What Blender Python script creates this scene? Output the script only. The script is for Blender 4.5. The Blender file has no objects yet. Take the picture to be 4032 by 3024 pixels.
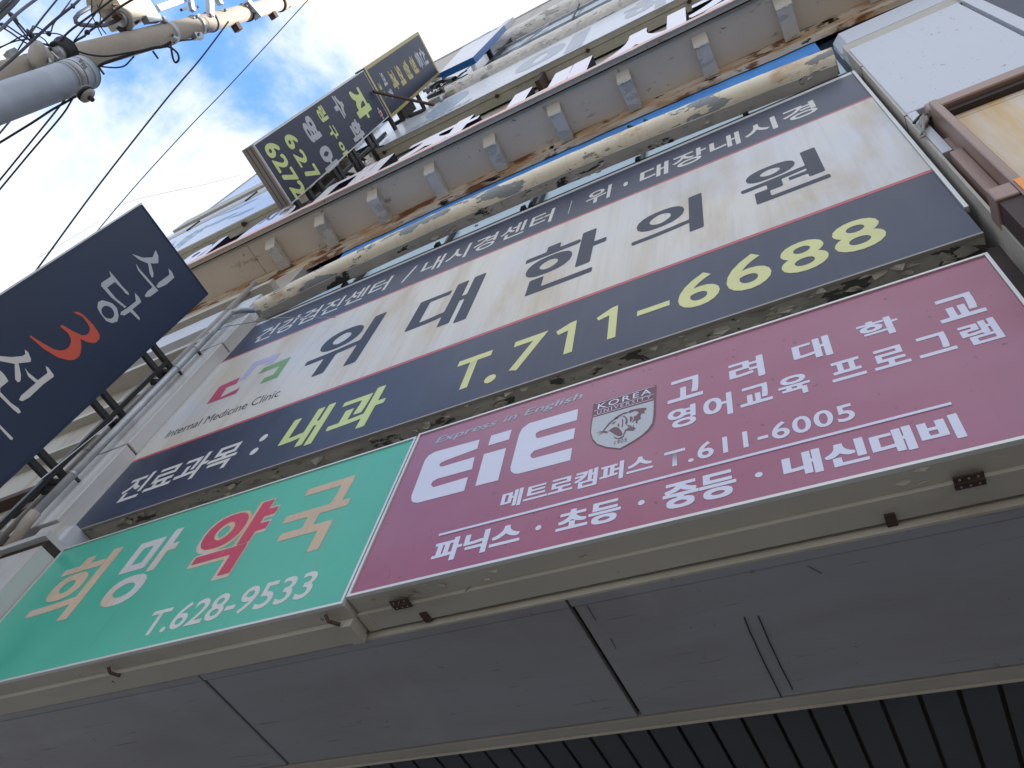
import bpy, bmesh, math, random
from mathutils import Vector, Matrix, noise as mnoise
random.seed(7)
SC = bpy.context.scene
COL = SC.collection
# ------------------------------------------------------------------ camera
F = 3067.0
def nrm(v): return v.normalized()
CX = nrm(Vector((7080, -2343, -3067)))           # facade direction (world +X) seen by the camera
CZ = Vector((644, -2068, 3067)); CZ = nrm(CZ - CX * CX.dot(nrm(CZ)) * CZ.length)
CY = CZ.cross(CX)
CAM = Vector((0, -1.5, 1.6))
rm = Matrix(((CX[0], -CX[1], -CX[2]), (CY[0], -CY[1], -CY[2]), (CZ[0], -CZ[1], -CZ[2])))
cam_data = bpy.data.cameras.new('camera')
cam_data.sensor_width = 36; cam_data.lens = 36 * F / 4032; cam_data.clip_end = 3000; cam_data.clip_start = 0.02
cam = bpy.data.objects.new('camera', cam_data); COL.objects.link(cam)
cam.matrix_world = Matrix.Translation(CAM) @ rm.to_4x4()
SC.camera = cam
# ------------------------------------------------------------------ world
SUN_EL, SUN_AZ = math.radians(50), math.radians(71)     # sun behind the building
w = bpy.data.worlds.new('World'); SC.world = w; w.use_nodes = True
nt = w.node_tree; nt.nodes.clear(); N = nt.nodes.new; L = nt.links.new
def ray(px, py):
    r = Vector(((px - 2016) / F, (py - 1512) / F, 1))
    return Vector((CX.dot(r), CY.dot(r), CZ.dot(r)))
out = N('ShaderNodeOutputWorld'); bg = N('ShaderNodeBackground'); bg.inputs[1].default_value = 0.1
sky = N('ShaderNodeTexSky'); sky.sky_type = 'NISHITA'; sky.sun_disc = False
sky.sun_elevation = SUN_EL; sky.sun_rotation = SUN_AZ; sky.air_density = 1.0; sky.dust_density = 0.3; sky.ozone_density = 2.5
tc = N('ShaderNodeTexCoord')
mp = N('ShaderNodeMapping'); mp.inputs['Scale'].default_value = (1, 1, 1.0)
L(tc.outputs['Generated'], mp.inputs[0])
n1 = N('ShaderNodeTexNoise'); n1.inputs['Scale'].default_value = 4.6; n1.inputs['Detail'].default_value = 7; n1.inputs['Roughness'].default_value = .58; n1.inputs['Distortion'].default_value = .35
n2 = N('ShaderNodeTexNoise'); n2.inputs['Scale'].default_value = 13; n2.inputs['Detail'].default_value = 8; n2.inputs['Roughness'].default_value = .6
L(mp.outputs[0], n1.inputs[0]); L(mp.outputs[0], n2.inputs[0])
# the long opening in the cloud deck: a band of sky (a great circle) overhead
b1 = ray(950, 330).normalized(); b2 = ray(1230, 640).normalized()
nb = b1.cross(b2).normalized()
dt = N('ShaderNodeVectorMath'); dt.operation = 'DOT_PRODUCT'; L(tc.outputs['Generated'], dt.inputs[0]); dt.inputs[1].default_value = nb
def M(op, a, b=None, clamp=False):
    m = N('ShaderNodeMath'); m.operation = op; m.use_clamp = clamp
    for i, v in enumerate((a, b)):
        if v is None: continue
        if isinstance(v, (int, float)): m.inputs[i].default_value = v
        else: L(v, m.inputs[i])
    return m.outputs[0]
ab = M('ABSOLUTE', dt.outputs['Value'])
band = M('SUBTRACT', 1, M('MULTIPLY', ab, 3.6), True)            # 1 in the opening, 0 away from it
band = M('POWER', band, 1.3)
dens = M('ADD', n1.outputs[0], M('MULTIPLY', M('SUBTRACT', n2.outputs[0], .5), .32))
dens = M('SUBTRACT', M('ADD', dens, .20), M('MULTIPLY', band, .34))
mr = N('ShaderNodeMapRange'); mr.interpolation_type = 'SMOOTHSTEP'; mr.inputs['From Min'].default_value = .33; mr.inputs['From Max'].default_value = .62
L(dens, mr.inputs[0])
cr = N('ShaderNodeValToRGB'); cr.color_ramp.elements[0].position = .3; cr.color_ramp.elements[0].color = (3.8, 4.4, 5.7, 1)
cr.color_ramp.elements[1].position = .62; cr.color_ramp.elements[1].color = (5.15, 5.3, 5.65, 1)
n3 = N('ShaderNodeTexNoise'); n3.inputs['Scale'].default_value = 4.4; n3.inputs['Detail'].default_value = 8; n3.inputs['Roughness'].default_value = .6; L(mp.outputs[0], n3.inputs[0]); L(n3.outputs[0], cr.inputs[0])
mixs = N('ShaderNodeMix'); mixs.data_type = 'RGBA'; L(mr.outputs[0], mixs.inputs[0]); L(cr.outputs[0], mixs.inputs['B'])
skm = N('ShaderNodeMix'); skm.data_type = 'RGBA'; skm.blend_type = 'MULTIPLY'; skm.inputs[0].default_value = 1
L(sky.outputs[0], skm.inputs['A']); skm.inputs['B'].default_value = (1.5, 2.0, 2.35, 1)
L(skm.outputs['Result'], mixs.inputs['A']); L(mixs.outputs['Result'], bg.inputs[0]); L(bg.outputs[0], out.inputs[0])
sl = bpy.data.lights.new('sun', 'SUN'); sl.energy = 5.0; sl.angle = math.radians(.6); sl.color = (1, .95, .88)
so = bpy.data.objects.new('sun', sl); COL.objects.link(so)
sd = Vector((math.sin(SUN_AZ) * math.cos(SUN_EL), math.cos(SUN_AZ) * math.cos(SUN_EL), math.sin(SUN_EL)))
so.rotation_euler = sd.to_track_quat('Z', 'Y').to_euler(); so.location = (0, 20, 60)
SC.view_settings.view_transform = 'Standard'; SC.view_settings.look = 'None'
SC.view_settings.exposure = 1.18; SC.view_settings.gamma = 1
# ------------------------------------------------------------------ helpers
def at(p, x=None, y=None, z=None):
    """point of the place where the line of sight through photo point p meets a plane of the building"""
    d = ray(*p)
    k, v = (0, x) if x is not None else (1, y) if y is not None else (2, z)
    return CAM + d * ((v - CAM[k]) / d[k])
def Q(ox, oy, w_): return lambda u, v: (ox + u * w_ / 2212, oy + v * w_ / 2212)
A, B, C_, D, E_, F_, G, H, I_ = [Q(ox, oy, 1344) for oy in (0, 1008, 2016) for ox in (0, 1344, 2688)]
ZA = Q(0, 0, 672); Z2 = Q(900, 250, 840); ZT = Q(1300, 60, 672); TT = Q(1460, 160, 280); ZL = Q(0, 1000, 840); ZLL = Q(0, 1600, 672)
ZU = Q(1700, 0, 672); ZM = Q(640, 700, 672); ZK = Q(700, 760, 540); K2 = Q(1150, 560, 540); ZN = Q(640, 1000, 672); ZR = Q(2200, 0, 672)
SH = Q(2200, 1480, 440); ZP = Q(640, 0, 672); ZW = Q(3400, 350, 400); ZG = Q(0, 1900, 540)

def link(name, me, mats, parent=None):
    o = bpy.data.objects.new(name, me); COL.objects.link(o)
    for m in (mats if isinstance(mats, (list, tuple)) else [mats]):
        if m and m.name not in [q.name for q in me.materials if q]: me.materials.append(m)
    if parent is not None:
        o.parent = parent; o.matrix_parent_inverse = Matrix.Translation(-PLOC(parent))
    return o
_locs = {}
def PLOC(o):
    v = Vector((0, 0, 0))
    while o is not None:
        v += _locs.get(o.name, Vector((0, 0, 0))); o = None
    return v
def thing(name, label, cat, loc, group=None):
    o = bpy.data.objects.new(name, None); COL.objects.link(o); o.location = loc; o.empty_display_size = .2
    _locs[o.name] = Vector(loc)
    o['label'] = label; o['category'] = cat
    if group: o['group'] = group
    return o
def tag(o, label, cat, group=None):
    o['label'] = label; o['category'] = cat
    if group: o['group'] = group
    return o
def kind(o, k): o['kind'] = k; return o

class MB:
    def __init__(s): s.v = []; s.f = []
    def add(s, vs, fs):
        b = len(s.v); s.v += [tuple(v) for v in vs]; s.f += [tuple(i + b for i in f) for f in fs]; return s
    def box(s, x0, x1, y0, y1, z0, z1):
        x0, x1 = sorted((x0, x1)); y0, y1 = sorted((y0, y1)); z0, z1 = sorted((z0, z1))
        return s.add([(x0, y0, z0), (x1, y0, z0), (x1, y1, z0), (x0, y1, z0), (x0, y0, z1), (x1, y0, z1), (x1, y1, z1), (x0, y1, z1)],
                     [(0, 3, 2, 1), (4, 5, 6, 7), (0, 1, 5, 4), (1, 2, 6, 5), (2, 3, 7, 6), (3, 0, 4, 7)])
    def tube(s, pts, r, n=8, caps=True):
        pts = [Vector(p) for p in pts]; rings = []
        rr = r if isinstance(r, (list, tuple)) else [r] * len(pts)
        up = Vector((0.13, 0.31, 1)).normalized(); prev = None
        for i, p in enumerate(pts):
            t = (pts[min(i + 1, len(pts) - 1)] - pts[max(i - 1, 0)]).normalized()
            if prev is None:
                a = t.cross(up)
                if a.length < .05: a = t.cross(Vector((1, 0, 0)))
            else: a = prev - t * prev.dot(t)
            a.normalize(); prev = a; b = t.cross(a)
            rings.append([p + (a * math.cos(2 * math.pi * k / n) + b * math.sin(2 * math.pi * k / n)) * rr[i] for k in range(n)])
        vs = [v for q in rings for v in q]; fs = []
        for i in range(len(pts) - 1):
            for k in range(n):
                fs.append((i * n + k, i * n + (k + 1) % n, (i + 1) * n + (k + 1) % n, (i + 1) * n + k))
        if caps: fs += [tuple(range(n))[::-1], tuple((len(pts) - 1) * n + k for k in range(n))]
        return s.add(vs, fs)
    def beam(s, p, q, w_, h, up=Vector((0, 0, 1))):
        p, q = Vector(p), Vector(q); t = (q - p).normalized()
        a = t.cross(up)
        if a.length < .05: a = t.cross(Vector((1, 0, 0)))
        a.normalize(); b = a.cross(t)
        vs = [c + a * sx * w_ / 2 + b * sy * h / 2 for c in (p, q) for sx, sy in ((-1, -1), (1, -1), (1, 1), (-1, 1))]
        return s.add(vs, [(0, 1, 2, 3), (7, 6, 5, 4), (0, 4, 5, 1), (1, 5, 6, 2), (2, 6, 7, 3), (3, 7, 4, 0)])
    def prism_x(s, prof, x0, x1, seg=1, jit=0):
        n = len(prof); vs = []
        for i in range(seg + 1):
            x = x0 + (x1 - x0) * i / seg
            vs += [(x, y + random.uniform(-jit, jit), z + random.uniform(-jit, jit)) for y, z in prof]
        fs = [(i * n + k, i * n + (k + 1) % n, (i + 1) * n + (k + 1) % n, (i + 1) * n + k) for i in range(seg) for k in range(n)]
        fs += [tuple(range(n))[::-1], tuple(seg * n + k for k in range(n))]
        return s.add(vs, fs)
    def build(s, name, mat_, parent=None, smooth=False, bevel=0, seg=1):
        me = bpy.data.meshes.new(name); me.from_pydata(s.v, [], s.f)
        bm = bmesh.new(); bm.from_mesh(me); bmesh.ops.recalc_face_normals(bm, faces=bm.faces[:])
        if bevel: bmesh.ops.bevel(bm, geom=[e for e in bm.edges], offset=bevel, segments=seg, affect='EDGES', clamp_overlap=True)
        bm.to_mesh(me); bm.free()
        if smooth:
            for p in me.polygons: p.use_smooth = True
        return link(name, me, mat_, parent)
def boxo(name, m, x0, x1, y0, y1, z0, z1, parent=None, bevel=0): return MB().box(x0, x1, y0, y1, z0, z1).build(name, m, parent, bevel=bevel)

# ---- print: flat shapes lying on a plane of the building
def poly2(name, polys, m, parent, plane, d, holes=False):
    """polys: lists of photo points on plane ('y'|'x', value); built there as flat print d in front of the face"""
    ax, val = plane; me = bpy.data.meshes.new(name); bm = bmesh.new()
    off = -d if ax == 'y' else d
    for pl in polys:
        vs = []
        for p in pl:
            q = at(p, **{ax: val}); q[1 if ax == 'y' else 0] = val + off; vs.append(bm.verts.new(q))
        f = bm.faces.new(vs); f.normal_update()
    bmesh.ops.triangulate(bm, faces=bm.faces[:], ngon_method='EAR_CLIP')
    bmesh.ops.recalc_face_normals(bm, faces=bm.faces[:])
    tgt = Vector((0, -1, 0)) if ax == 'y' else Vector((1, 0, 0))
    for f in bm.faces:
        if f.normal.dot(tgt) < 0: f.normal_flip()
    bm.to_mesh(me); bm.free()
    return link(name, me, m, parent)
def glyphs(text, weight=0.0, depth=0.0, space=1.0):
    cu = bpy.data.curves.new('t', 'FONT'); cu.body = text; cu.offset = weight; cu.resolution_u = 4; cu.extrude = depth; cu.space_character = space
    o = bpy.data.objects.new('t', cu); COL.objects.link(o)
    dg = bpy.context.evaluated_depsgraph_get(); me = bpy.data.meshes.new_from_object(o.evaluated_get(dg))
    COL.objects.unlink(o); bpy.data.objects.remove(o); bpy.data.curves.remove(cu)
    return me
def bold(text, w, depth=0.0, space=1.0, R=64):
    """font glyphs thickened by w = (horizontal, vertical) em, rebuilt as clean non-overlapping faces"""
    import numpy as np
    me = glyphs(text, 0, 0, space)
    wx, wy = w
    V = np.array([v.co[:2] for v in me.vertices]); 
    cnt = {}
    for p in me.polygons:
        vs = list(p.vertices)
        for a, b in zip(vs, vs[1:] + vs[:1]):
            k = (min(a, b), max(a, b)); cnt[k] = cnt.get(k, 0) + 1
    E = np.array([k for k, n in cnt.items() if n == 1])
    x0, y0 = V.min(0) - (wx + .04, wy + .04); x1, y1 = V.max(0) + (wx + .04, wy + .04)
    h = 1.0 / R; nx, ny = int((x1 - x0) / h) + 2, int((y1 - y0) / h) + 2
    gx = x0 + h * np.arange(nx); gy = y0 + h * np.arange(ny)
    PX, PY = np.meshgrid(gx, gy); D = np.full(PX.shape, 9.0); ins = np.zeros(PX.shape, bool)
    for a, b in E:
        ax_, ay_ = V[a]; bx_, by_ = V[b]; dx, dy = bx_ - ax_, by_ - ay_; l2 = dx * dx + dy * dy + 1e-12
        t = np.clip(((PX - ax_) * dx + (PY - ay_) * dy) / l2, 0, 1)
        D = np.minimum(D, np.hypot(PX - ax_ - t * dx, PY - ay_ - t * dy))
        c = (ay_ > PY) != (by_ > PY)
        if abs(dy) > 1e-9: ins ^= c & (PX < ax_ + (PY - ay_) * dx / dy)
    S = np.where(ins, -D, D)
    def dil(S, w, axis):
        out = S.copy(); n = w / h; k = 1
        while k <= n + .999:
            f = min(k, n); i = int(f); fr = f - i
            for sg in (1, -1):
                A_ = np.roll(S, sg * i, axis); B_ = np.roll(S, sg * (i + 1), axis); out = np.minimum(out, A_ * (1 - fr) + B_ * fr)
            k += 1
        return out
    if wx > 0: S = dil(S, wx, 1)
    if wy > 0: S = dil(S, wy, 0)
    vs, vi, fs, ct = [], {}, [], []
    def vid(key, x, y):
        if key not in vi: vi[key] = len(vs); vs.append((x, y, 0.0))
        return vi[key]
    def ev(i, j, i2, j2):
        a, b = S[j, i], S[j2, i2]; t = min(.98, max(.02, a / (a - b)))
        return vid(('e', i, j, i2, j2), gx[i] + (gx[i2] - gx[i]) * t, gy[j] + (gy[j2] - gy[j]) * t)
    for j in range(ny - 1):
        i = 0
        full = (S[j, :-1] < 0) & (S[j, 1:] < 0) & (S[j + 1, :-1] < 0) & (S[j + 1, 1:] < 0)
        none = (S[j, :-1] >= 0) & (S[j, 1:] >= 0) & (S[j + 1, :-1] >= 0) & (S[j + 1, 1:] >= 0)
        while i < nx - 1:
            if none[i]: i += 1; continue
            if full[i]:
                k = i
                while k < nx - 1 and full[k]: k += 1
                c4 = [(i, j), (k, j), (k, j + 1), (i, j + 1)]
                fs.append(tuple(vid(('v',) + c, gx[c[0]], gy[c[1]]) for c in c4)); i = k; continue
            c4 = [(i, j), (i + 1, j), (i + 1, j + 1), (i, j + 1)]; poly = []; seg = []
            for q in range(4):
                a, b = c4[q], c4[(q + 1) % 4]; sa, sb = S[a[1], a[0]] < 0, S[b[1], b[0]] < 0
                if sa: poly.append(vid(('v',) + a, gx[a[0]], gy[a[1]]))
                if sa != sb:
                    lo, hi = min(a, b), max(a, b); e = ev(*lo, *hi); poly.append(e); seg.append(e)
            if len(poly) > 2: fs.append(tuple(poly))
            if len(seg) == 2: ct.append(tuple(seg))
            i += 1
    if depth:
        n = len(vs); vs = [(x, y, .5) for x, y, _ in vs] + [(x, y, -.5) for x, y, _ in vs]
        fs = fs + [(a, b, b + n, a + n) for a, b in ct]
    m2 = bpy.data.meshes.new('g'); m2.from_pydata(vs, [], fs); m2.validate(); bpy.data.meshes.remove(me)
    return m2
def text_on(name, text, m, parent, plane, bl, br, tl, d=.003, weight=.03, upright=True, depth=0, side=None, space=1.0):
    """bl, br, tl: photo points of the bounding box corners of the lettering"""
    ax, val = plane
    if isinstance(weight, tuple) or weight > .028:
        me = bold(text, weight if isinstance(weight, tuple) else (weight * 1.15, weight * .65), depth, space, 64 if ax == 'y' else 40)
    else: me = glyphs(text, weight, .5 if depth else 0, space)
    xs = [v.co.x for v in me.vertices]; ys = [v.co.y for v in me.vertices]
    x0, x1, y0, y1 = min(xs), max(xs), min(ys), max(ys)
    o_ = at(bl, **{ax: val}); r_ = at(br, **{ax: val}); t_ = at(tl, **{ax: val})
    U = r_ - o_; V = t_ - o_
    if upright:
        U.z = 0; V = Vector((0, 0, V.z))
    else: U.z = 0
    nrmv = Vector((0, -1, 0)) if ax == 'y' else Vector((1, 0, 0))
    for v in me.vertices:
        zz = v.co.z
        v.co = o_ + U * ((v.co.x - x0) / (x1 - x0)) + V * ((v.co.y - y0) / (y1 - y0)) + nrmv * (d + (zz + .5) * depth if depth else d)
    me.materials.clear()
    me.update()
    if side:
        me.materials.append(m); me.materials.append(side)
        for p in me.polygons: p.material_index = 0 if abs(p.normal.dot(nrmv)) > .9 else 1
        o = bpy.data.objects.new(name, me); COL.objects.link(o)
        if parent: o.parent = parent; o.matrix_parent_inverse = Matrix.Translation(-PLOC(parent))
        return o
    return link(name, me, m, parent)
def rect_text(name, text, m, parent, plane, left, right, bot, top, **k):
    """left/right/bot/top: photo points touching each side of the lettering's box (facade plane only)"""
    v = plane[1]
    x0, x1 = at(left, y=v).x, at(right, y=v).x; z0, z1 = at(bot, y=v).z, at(top, y=v).z
    f = lambda x, z: proj((x, v, z))
    return text_on(name, text, m, parent, plane, f(x0, z0), f(x1, z0), f(x0, z1), **k)
def proj(p):
    d = Vector(p) - CAM
    a = d.x * CX + d.y * CY + d.z * CZ
    # camera frame components
    c = Vector((d.x * CX[0] + d.y * CY[0] + d.z * CZ[0], d.x * CX[1] + d.y * CY[1] + d.z * CZ[1], d.x * CX[2] + d.y * CY[2] + d.z * CZ[2]))
    return (2016 + F * c[0] / c[2], 1512 + F * c[1] / c[2])

# ------------------------------------------------------------------ materials
def hexc(h):
    f = lambda c: (c / 255 / 12.92) if c / 255 <= .04045 else ((c / 255 + .055) / 1.055) ** 2.4
    return tuple(f(int(h[i:i + 2], 16)) for i in (0, 2, 4)) + (1,)
def mat(name, col, rough=.5, metal=0, var=.08, vs=2.5, layers=(), bump=.0, bs=60, spec=.5, coat=0):
    """layers: (colour, scale xyz, lo, hi, detail, rough or None, height, maxmix)"""
    m = bpy.data.materials.new(name); m.use_nodes = True; t = m.node_tree; Nn = t.nodes.new; Ln = t.links.new
    b = t.nodes['Principled BSDF']; col = hexc(col) if isinstance(col, str) else tuple(col) + (1,) * (4 - len(col))
    b.inputs['Metallic'].default_value = metal; b.inputs['Specular IOR Level'].default_value = spec; b.inputs['Coat Weight'].default_value = coat; b.inputs['Coat Roughness'].default_value = .08
    geo = Nn('ShaderNodeNewGeometry')
    n = Nn('ShaderNodeTexNoise'); n.inputs['Scale'].default_value = vs; n.inputs['Detail'].default_value = 6; n.inputs['Roughness'].default_value = .6; Ln(geo.outputs['Position'], n.inputs[0])
    r = Nn('ShaderNodeValToRGB'); r.color_ramp.elements[0].position = .3; r.color_ramp.elements[1].position = .7
    r.color_ramp.elements[0].color = tuple(c * (1 - var) for c in col[:3]) + (1,); r.color_ramp.elements[1].color = tuple(min(1, c * (1 + var)) for c in col[:3]) + (1,)
    Ln(n.outputs[0], r.inputs[0]); cur = r.outputs[0]
    rn = Nn('ShaderNodeMapRange'); rn.inputs['To Min'].default_value = max(.02, rough - .08); rn.inputs['To Max'].default_value = min(1, rough + .1); Ln(n.outputs[0], rn.inputs[0]); rcur = rn.outputs[0]
    hcur = None
    for (lc, ls, lo, hi, det, lr, lh, mx) in layers:
        mpn = Nn('ShaderNodeMapping'); mpn.inputs['Scale'].default_value = ls; mpn.inputs['Location'].default_value = (random.uniform(-9, 9), random.uniform(-9, 9), random.uniform(-9, 9)); Ln(geo.outputs['Position'], mpn.inputs[0])
        ln = Nn('ShaderNodeTexNoise'); ln.inputs['Scale'].default_value = 1; ln.inputs['Detail'].default_value = det; ln.inputs['Roughness'].default_value = .62; ln.inputs['Distortion'].default_value = .3; Ln(mpn.outputs[0], ln.inputs[0])
        mk = Nn('ShaderNodeMapRange'); mk.inputs['From Min'].default_value = lo; mk.inputs['From Max'].default_value = hi; mk.inputs['To Max'].default_value = mx; mk.clamp = True; Ln(ln.outputs[0], mk.inputs[0])
        mx_ = Nn('ShaderNodeMix'); mx_.data_type = 'RGBA'; Ln(mk.outputs[0], mx_.inputs[0]); Ln(cur, mx_.inputs['A'])
        lc = hexc(lc) if isinstance(lc, str) else tuple(lc) + (1,) * (4 - len(lc))
        mx_.inputs['B'].default_value = lc; cur = mx_.outputs['Result']
        if lr is not None:
            mm = Nn('ShaderNodeMix'); mm.data_type = 'FLOAT'; Ln(mk.outputs[0], mm.inputs[0]); Ln(rcur, mm.inputs[2]); mm.inputs[3].default_value = lr; rcur = mm.outputs[0]
        if lh:
            ml = Nn('ShaderNodeMath'); ml.operation = 'MULTIPLY'; ml.inputs[1].default_value = lh; Ln(mk.outputs[0], ml.inputs[0])
            if hcur is None: hcur = ml.outputs[0]
            else:
                ad = Nn('ShaderNodeMath'); Ln(hcur, ad.inputs[0]); Ln(ml.outputs[0], ad.inputs[1]); hcur = ad.outputs[0]
    if bump:
        bn = Nn('ShaderNodeTexNoise'); bn.inputs['Scale'].default_value = bs; bn.inputs['Detail'].default_value = 4; Ln(geo.outputs['Position'], bn.inputs[0])
        ml = Nn('ShaderNodeMath'); ml.operation = 'MULTIPLY'; ml.inputs[1].default_value = bump; Ln(bn.outputs[0], ml.inputs[0])
        if hcur is None: hcur = ml.outputs[0]
        else:
            ad = Nn('ShaderNodeMath'); Ln(hcur, ad.inputs[0]); Ln(ml.outputs[0], ad.inputs[1]); hcur = ad.outputs[0]
    if hcur is not None:
        bp = Nn('ShaderNodeBump'); bp.inputs['Distance'].default_value = .02; bp.inputs['Strength'].default_value = .8; Ln(hcur, bp.inputs['Height']); Ln(bp.outputs[0], b.inputs['Normal'])
    Ln(cur, b.inputs['Base Color']); Ln(rcur, b.inputs['Roughness'])
    return m
SPECK = ((.12, .1, .09), (34, 34, 34), .70, .72, 2, .8, 0, .6)
DUSTV = ((.34, .28, .2), (3.2, 3.2, .35), .52, .78, 5, .7, 0, .45)
RUST1 = ((.22, .085, .02), (3.2, 5, 5), .56, .66, 9, .9, .25, .95)
RUST2 = ((.05, .016, .007), (4.4, 6, 6), .61, .67, 8, .95, .3, 1)
PEEL = ((.19, .20, .19), (3.4, 3.4, 3.4), .50, .515, 9, .8, -.5, 1)
M_navy = mat('navy_sign_vinyl', (.016, .025, .056), .38, var=.18, vs=3, spec=.42, layers=[((.14, .12, .15), (22, 22, .8), .5, .8, 4, .5, 0, .16), ((.05, .07, .12), (1.1, 1.1, 1.1), .4, .75, 3, None, 0, .5)])
M_white = mat('aged_white_sign_vinyl', (.60, .575, .52), .34, var=.05, vs=2, spec=.55, layers=[((.46, .33, .16), (2.4, 2.4, .28), .47, .70, 6, .55, 0, .65), ((.30, .28, .25), (30, 30, .6), .50, .75, 4, None, 0, .3), ((.44, .52, .68), (.45, .5, .6), .46, .68, 3, None, 0, .6), ((.44, .32, .17), (1.9, 1.9, .55), .54, .66, 6, .55, 0, .5)])  # stain layers, plus a blue layer painting the sky's reflection into the colour
M_red = mat('red_stripe_vinyl', (.44, .07, .09), .4, var=.1)
M_dark = mat('grey_navy_letter_vinyl', (.020, .027, .050), .45, var=.12, spec=.3, layers=[((.08, .075, .08), (3, 3, .6), .5, .8, 4, None, 0, .3)])
M_offw = mat('offwhite_letter_vinyl', (.60, .59, .56), .4, var=.06)
M_gold = mat('muted_gold_vinyl', (.44, .37, .12), .4, var=.1)
M_yel = mat('yellow_letter_vinyl', (.62, .62, .26), .4, var=.08)
M_lime = mat('lime_letter_vinyl', (.55, .64, .23), .4, var=.06)
M_mag = mat('magenta_sign_vinyl', (.29, .058, .115), .30, var=.10, vs=1.3, spec=.6, bump=.10, bs=1.6, layers=[((.36, .19, .28), (.55, .55, .9), .44, .70, 3, None, 0, .42), ((.20, .10, .13), (26, 26, .9), .55, .8, 4, None, 0, .3), ((.34, .14, .19), (1.2, 1.2, 1.2), .42, .7, 4, None, 0, .4), SPECK])  # first, broad pale layer paints a sheen into the vinyl colour
M_lilac = mat('pale_letter_vinyl', (.62, .63, .74), .4, var=.03)
M_gray = mat('grey_letter_vinyl', (.33, .37, .43), .4, var=.1)
M_shield = mat('shield_grey_vinyl', (.42, .45, .48), .4, var=.04)
M_shd = mat('shield_maroon_vinyl', (.14, .045, .07), .4, var=.08)
M_green = mat('green_sign_vinyl', (.06, .42, .29), .34, var=.1, vs=1.5, spec=.55, bump=.10, bs=1.6, layers=[((.05, .28, .19), (20, 20, .7), .55, .8, 4, None, 0, .35), ((.09, .40, .30), (1.4, 1.4, 1.4), .4, .75, 4, None, 0, .5), ((.25, .35, .24), (10, 10, .6), .6, .85, 4, None, 0, .3)])
M_gw = mat('weathered_white_letter_vinyl', (.55, .53, .52), .5, var=.06, layers=[((.56, .38, .22), (1.3, 1.3, .7), .46, .58, 6, .7, 0, .9), ((.34, .29, .24), (60, 60, 3), .52, .7, 4, None, 0, .5)])
M_crim = mat('crimson_letter_vinyl', (.50, .035, .085), .4, var=.1, layers=[((.62, .30, .25), (20, 20, .8), .6, .8, 4, None, 0, .4)])
M_orange = mat('orange_red_letter_vinyl', (.55, .075, .035), .4, var=.04)
M_pink = mat('logo_pink_vinyl', (.45, .05, .13), .4, var=.08); M_lgreen = mat('logo_green_vinyl', (.13, .30, .08), .4, var=.08); M_lviolet = mat('logo_violet_vinyl', (.40, .38, .58), .4, var=.06)
M_frame = mat('white_aluminium_trim', (.62, .62, .60), .35, .3, var=.06)
M_beige = mat('beige_painted_steel', (.44, .41, .345), .5, var=.08, vs=1.5, bump=.05, layers=[((.22, .19, .15), (1.6, 5, 5), .55, .75, 6, .7, 0, .5), ((.10, .08, .06), (18, 18, 18), .70, .73, 3, .8, -.1, .8)])
M_pan = mat('grey_aluminium_panel', (.30, .305, .33), .36, var=.08, vs=.8, bump=.22, bs=2.2, layers=[((.22, .21, .21), (.9, 3.5, 1), .45, .7, 6, .5, 0, .5), ((.37, .36, .36), (2.5, 1.2, 1), .58, .68, 6, .4, 0, .35), ((.13, .11, .09), (3, 60, 3), .66, .69, 3, .8, 0, .5), ((.15, .13, .12), (26, 26, 26), .73, .75, 2, .8, 0, .5)])
M_cream = mat('cream_painted_strip', (.46, .42, .35), .5, var=.08, layers=[((.30, .22, .13), (2, 9, 9), .56, .7, 6, .7, 0, .4)])
M_lip = mat('beige_lip_rusting', (.38, .35, .30), .5, var=.08, layers=[((.30, .15, .045), (.38, 3, 3), .56, .64, 7, .8, .1, .75)])
M_plank = mat('shade_dark_soffit_plank', (.048, .056, .068), .55, var=.15, vs=6)  # lack of light under the ceiling is put into this dark colour
M_dirtbox = mat('dirty_peeling_beige', (.42, .40, .34), .7, var=.15, vs=5, bump=.1, layers=[((.085, .085, .075), (3.5, 7, 7), .56, .57, 8, .85, -.6, 1), ((.50, .46, .38), (7, 12, 12), .62, .63, 7, .7, .5, .6)])
M_can = mat('canopy_taupe_steel', (.66, .58, .48), .48, var=.07, vs=1.2, bump=.05, bs=14, layers=[((.23, .12, .05), (3.2, 6, 3), .635, .70, 9, .85, .1, .65), ((.08, .06, .05), (13, 17, 13), .665, .70, 4, .85, -.2, .8)])
M_canr = mat('rusting_canopy_lip', (.60, .53, .43), .5, var=.08, bump=.1, layers=[((.40, .20, .06), (1.6, 6, 5), .45, .60, 8, .85, .15, .8), ((.17, .06, .015), (2.4, 6, 6), .53, .59, 9, .95, .3, .95), ((.018, .009, .006), (2.2, 6, 6), .61, .64, 6, 1, -.6, 1)])
M_cap = mat('lit_cream_block_front', (.80, .77, .70), .6, var=.06, bump=.08, layers=[((.3, .28, .24), (9, 9, 9), .64, .68, 6, .8, -.3, .7)])  # cream paint, paler than the blocks to carry light on their fronts
M_blk = mat('grey_block_paint', (.60, .57, .52), .6, var=.1, bump=.1, layers=[((.36, .35, .33), (4, 8, 8), .52, .56, 8, .8, -.3, .6)])
M_pinkl = mat('pink_faded_lip', (.82, .50, .42), .5, var=.06, layers=[((.62, .50, .46), (2, 2, 2), .45, .65, 5, None, 0, .7), ((.42, .15, .06), (5, 9, 9), .66, .7, 6, .8, .1, .7)])
M_lface = mat('white_letter_acrylic', (.72, .70, .78), .25, var=.05, vs=1.0, layers=[((.74, .52, .50), (.8, 1, 1), .5, .75, 3, None, 0, .5)])
M_lside = mat('dark_letter_return', (.014, .015, .028), .8, var=.1, spec=.1)
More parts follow.
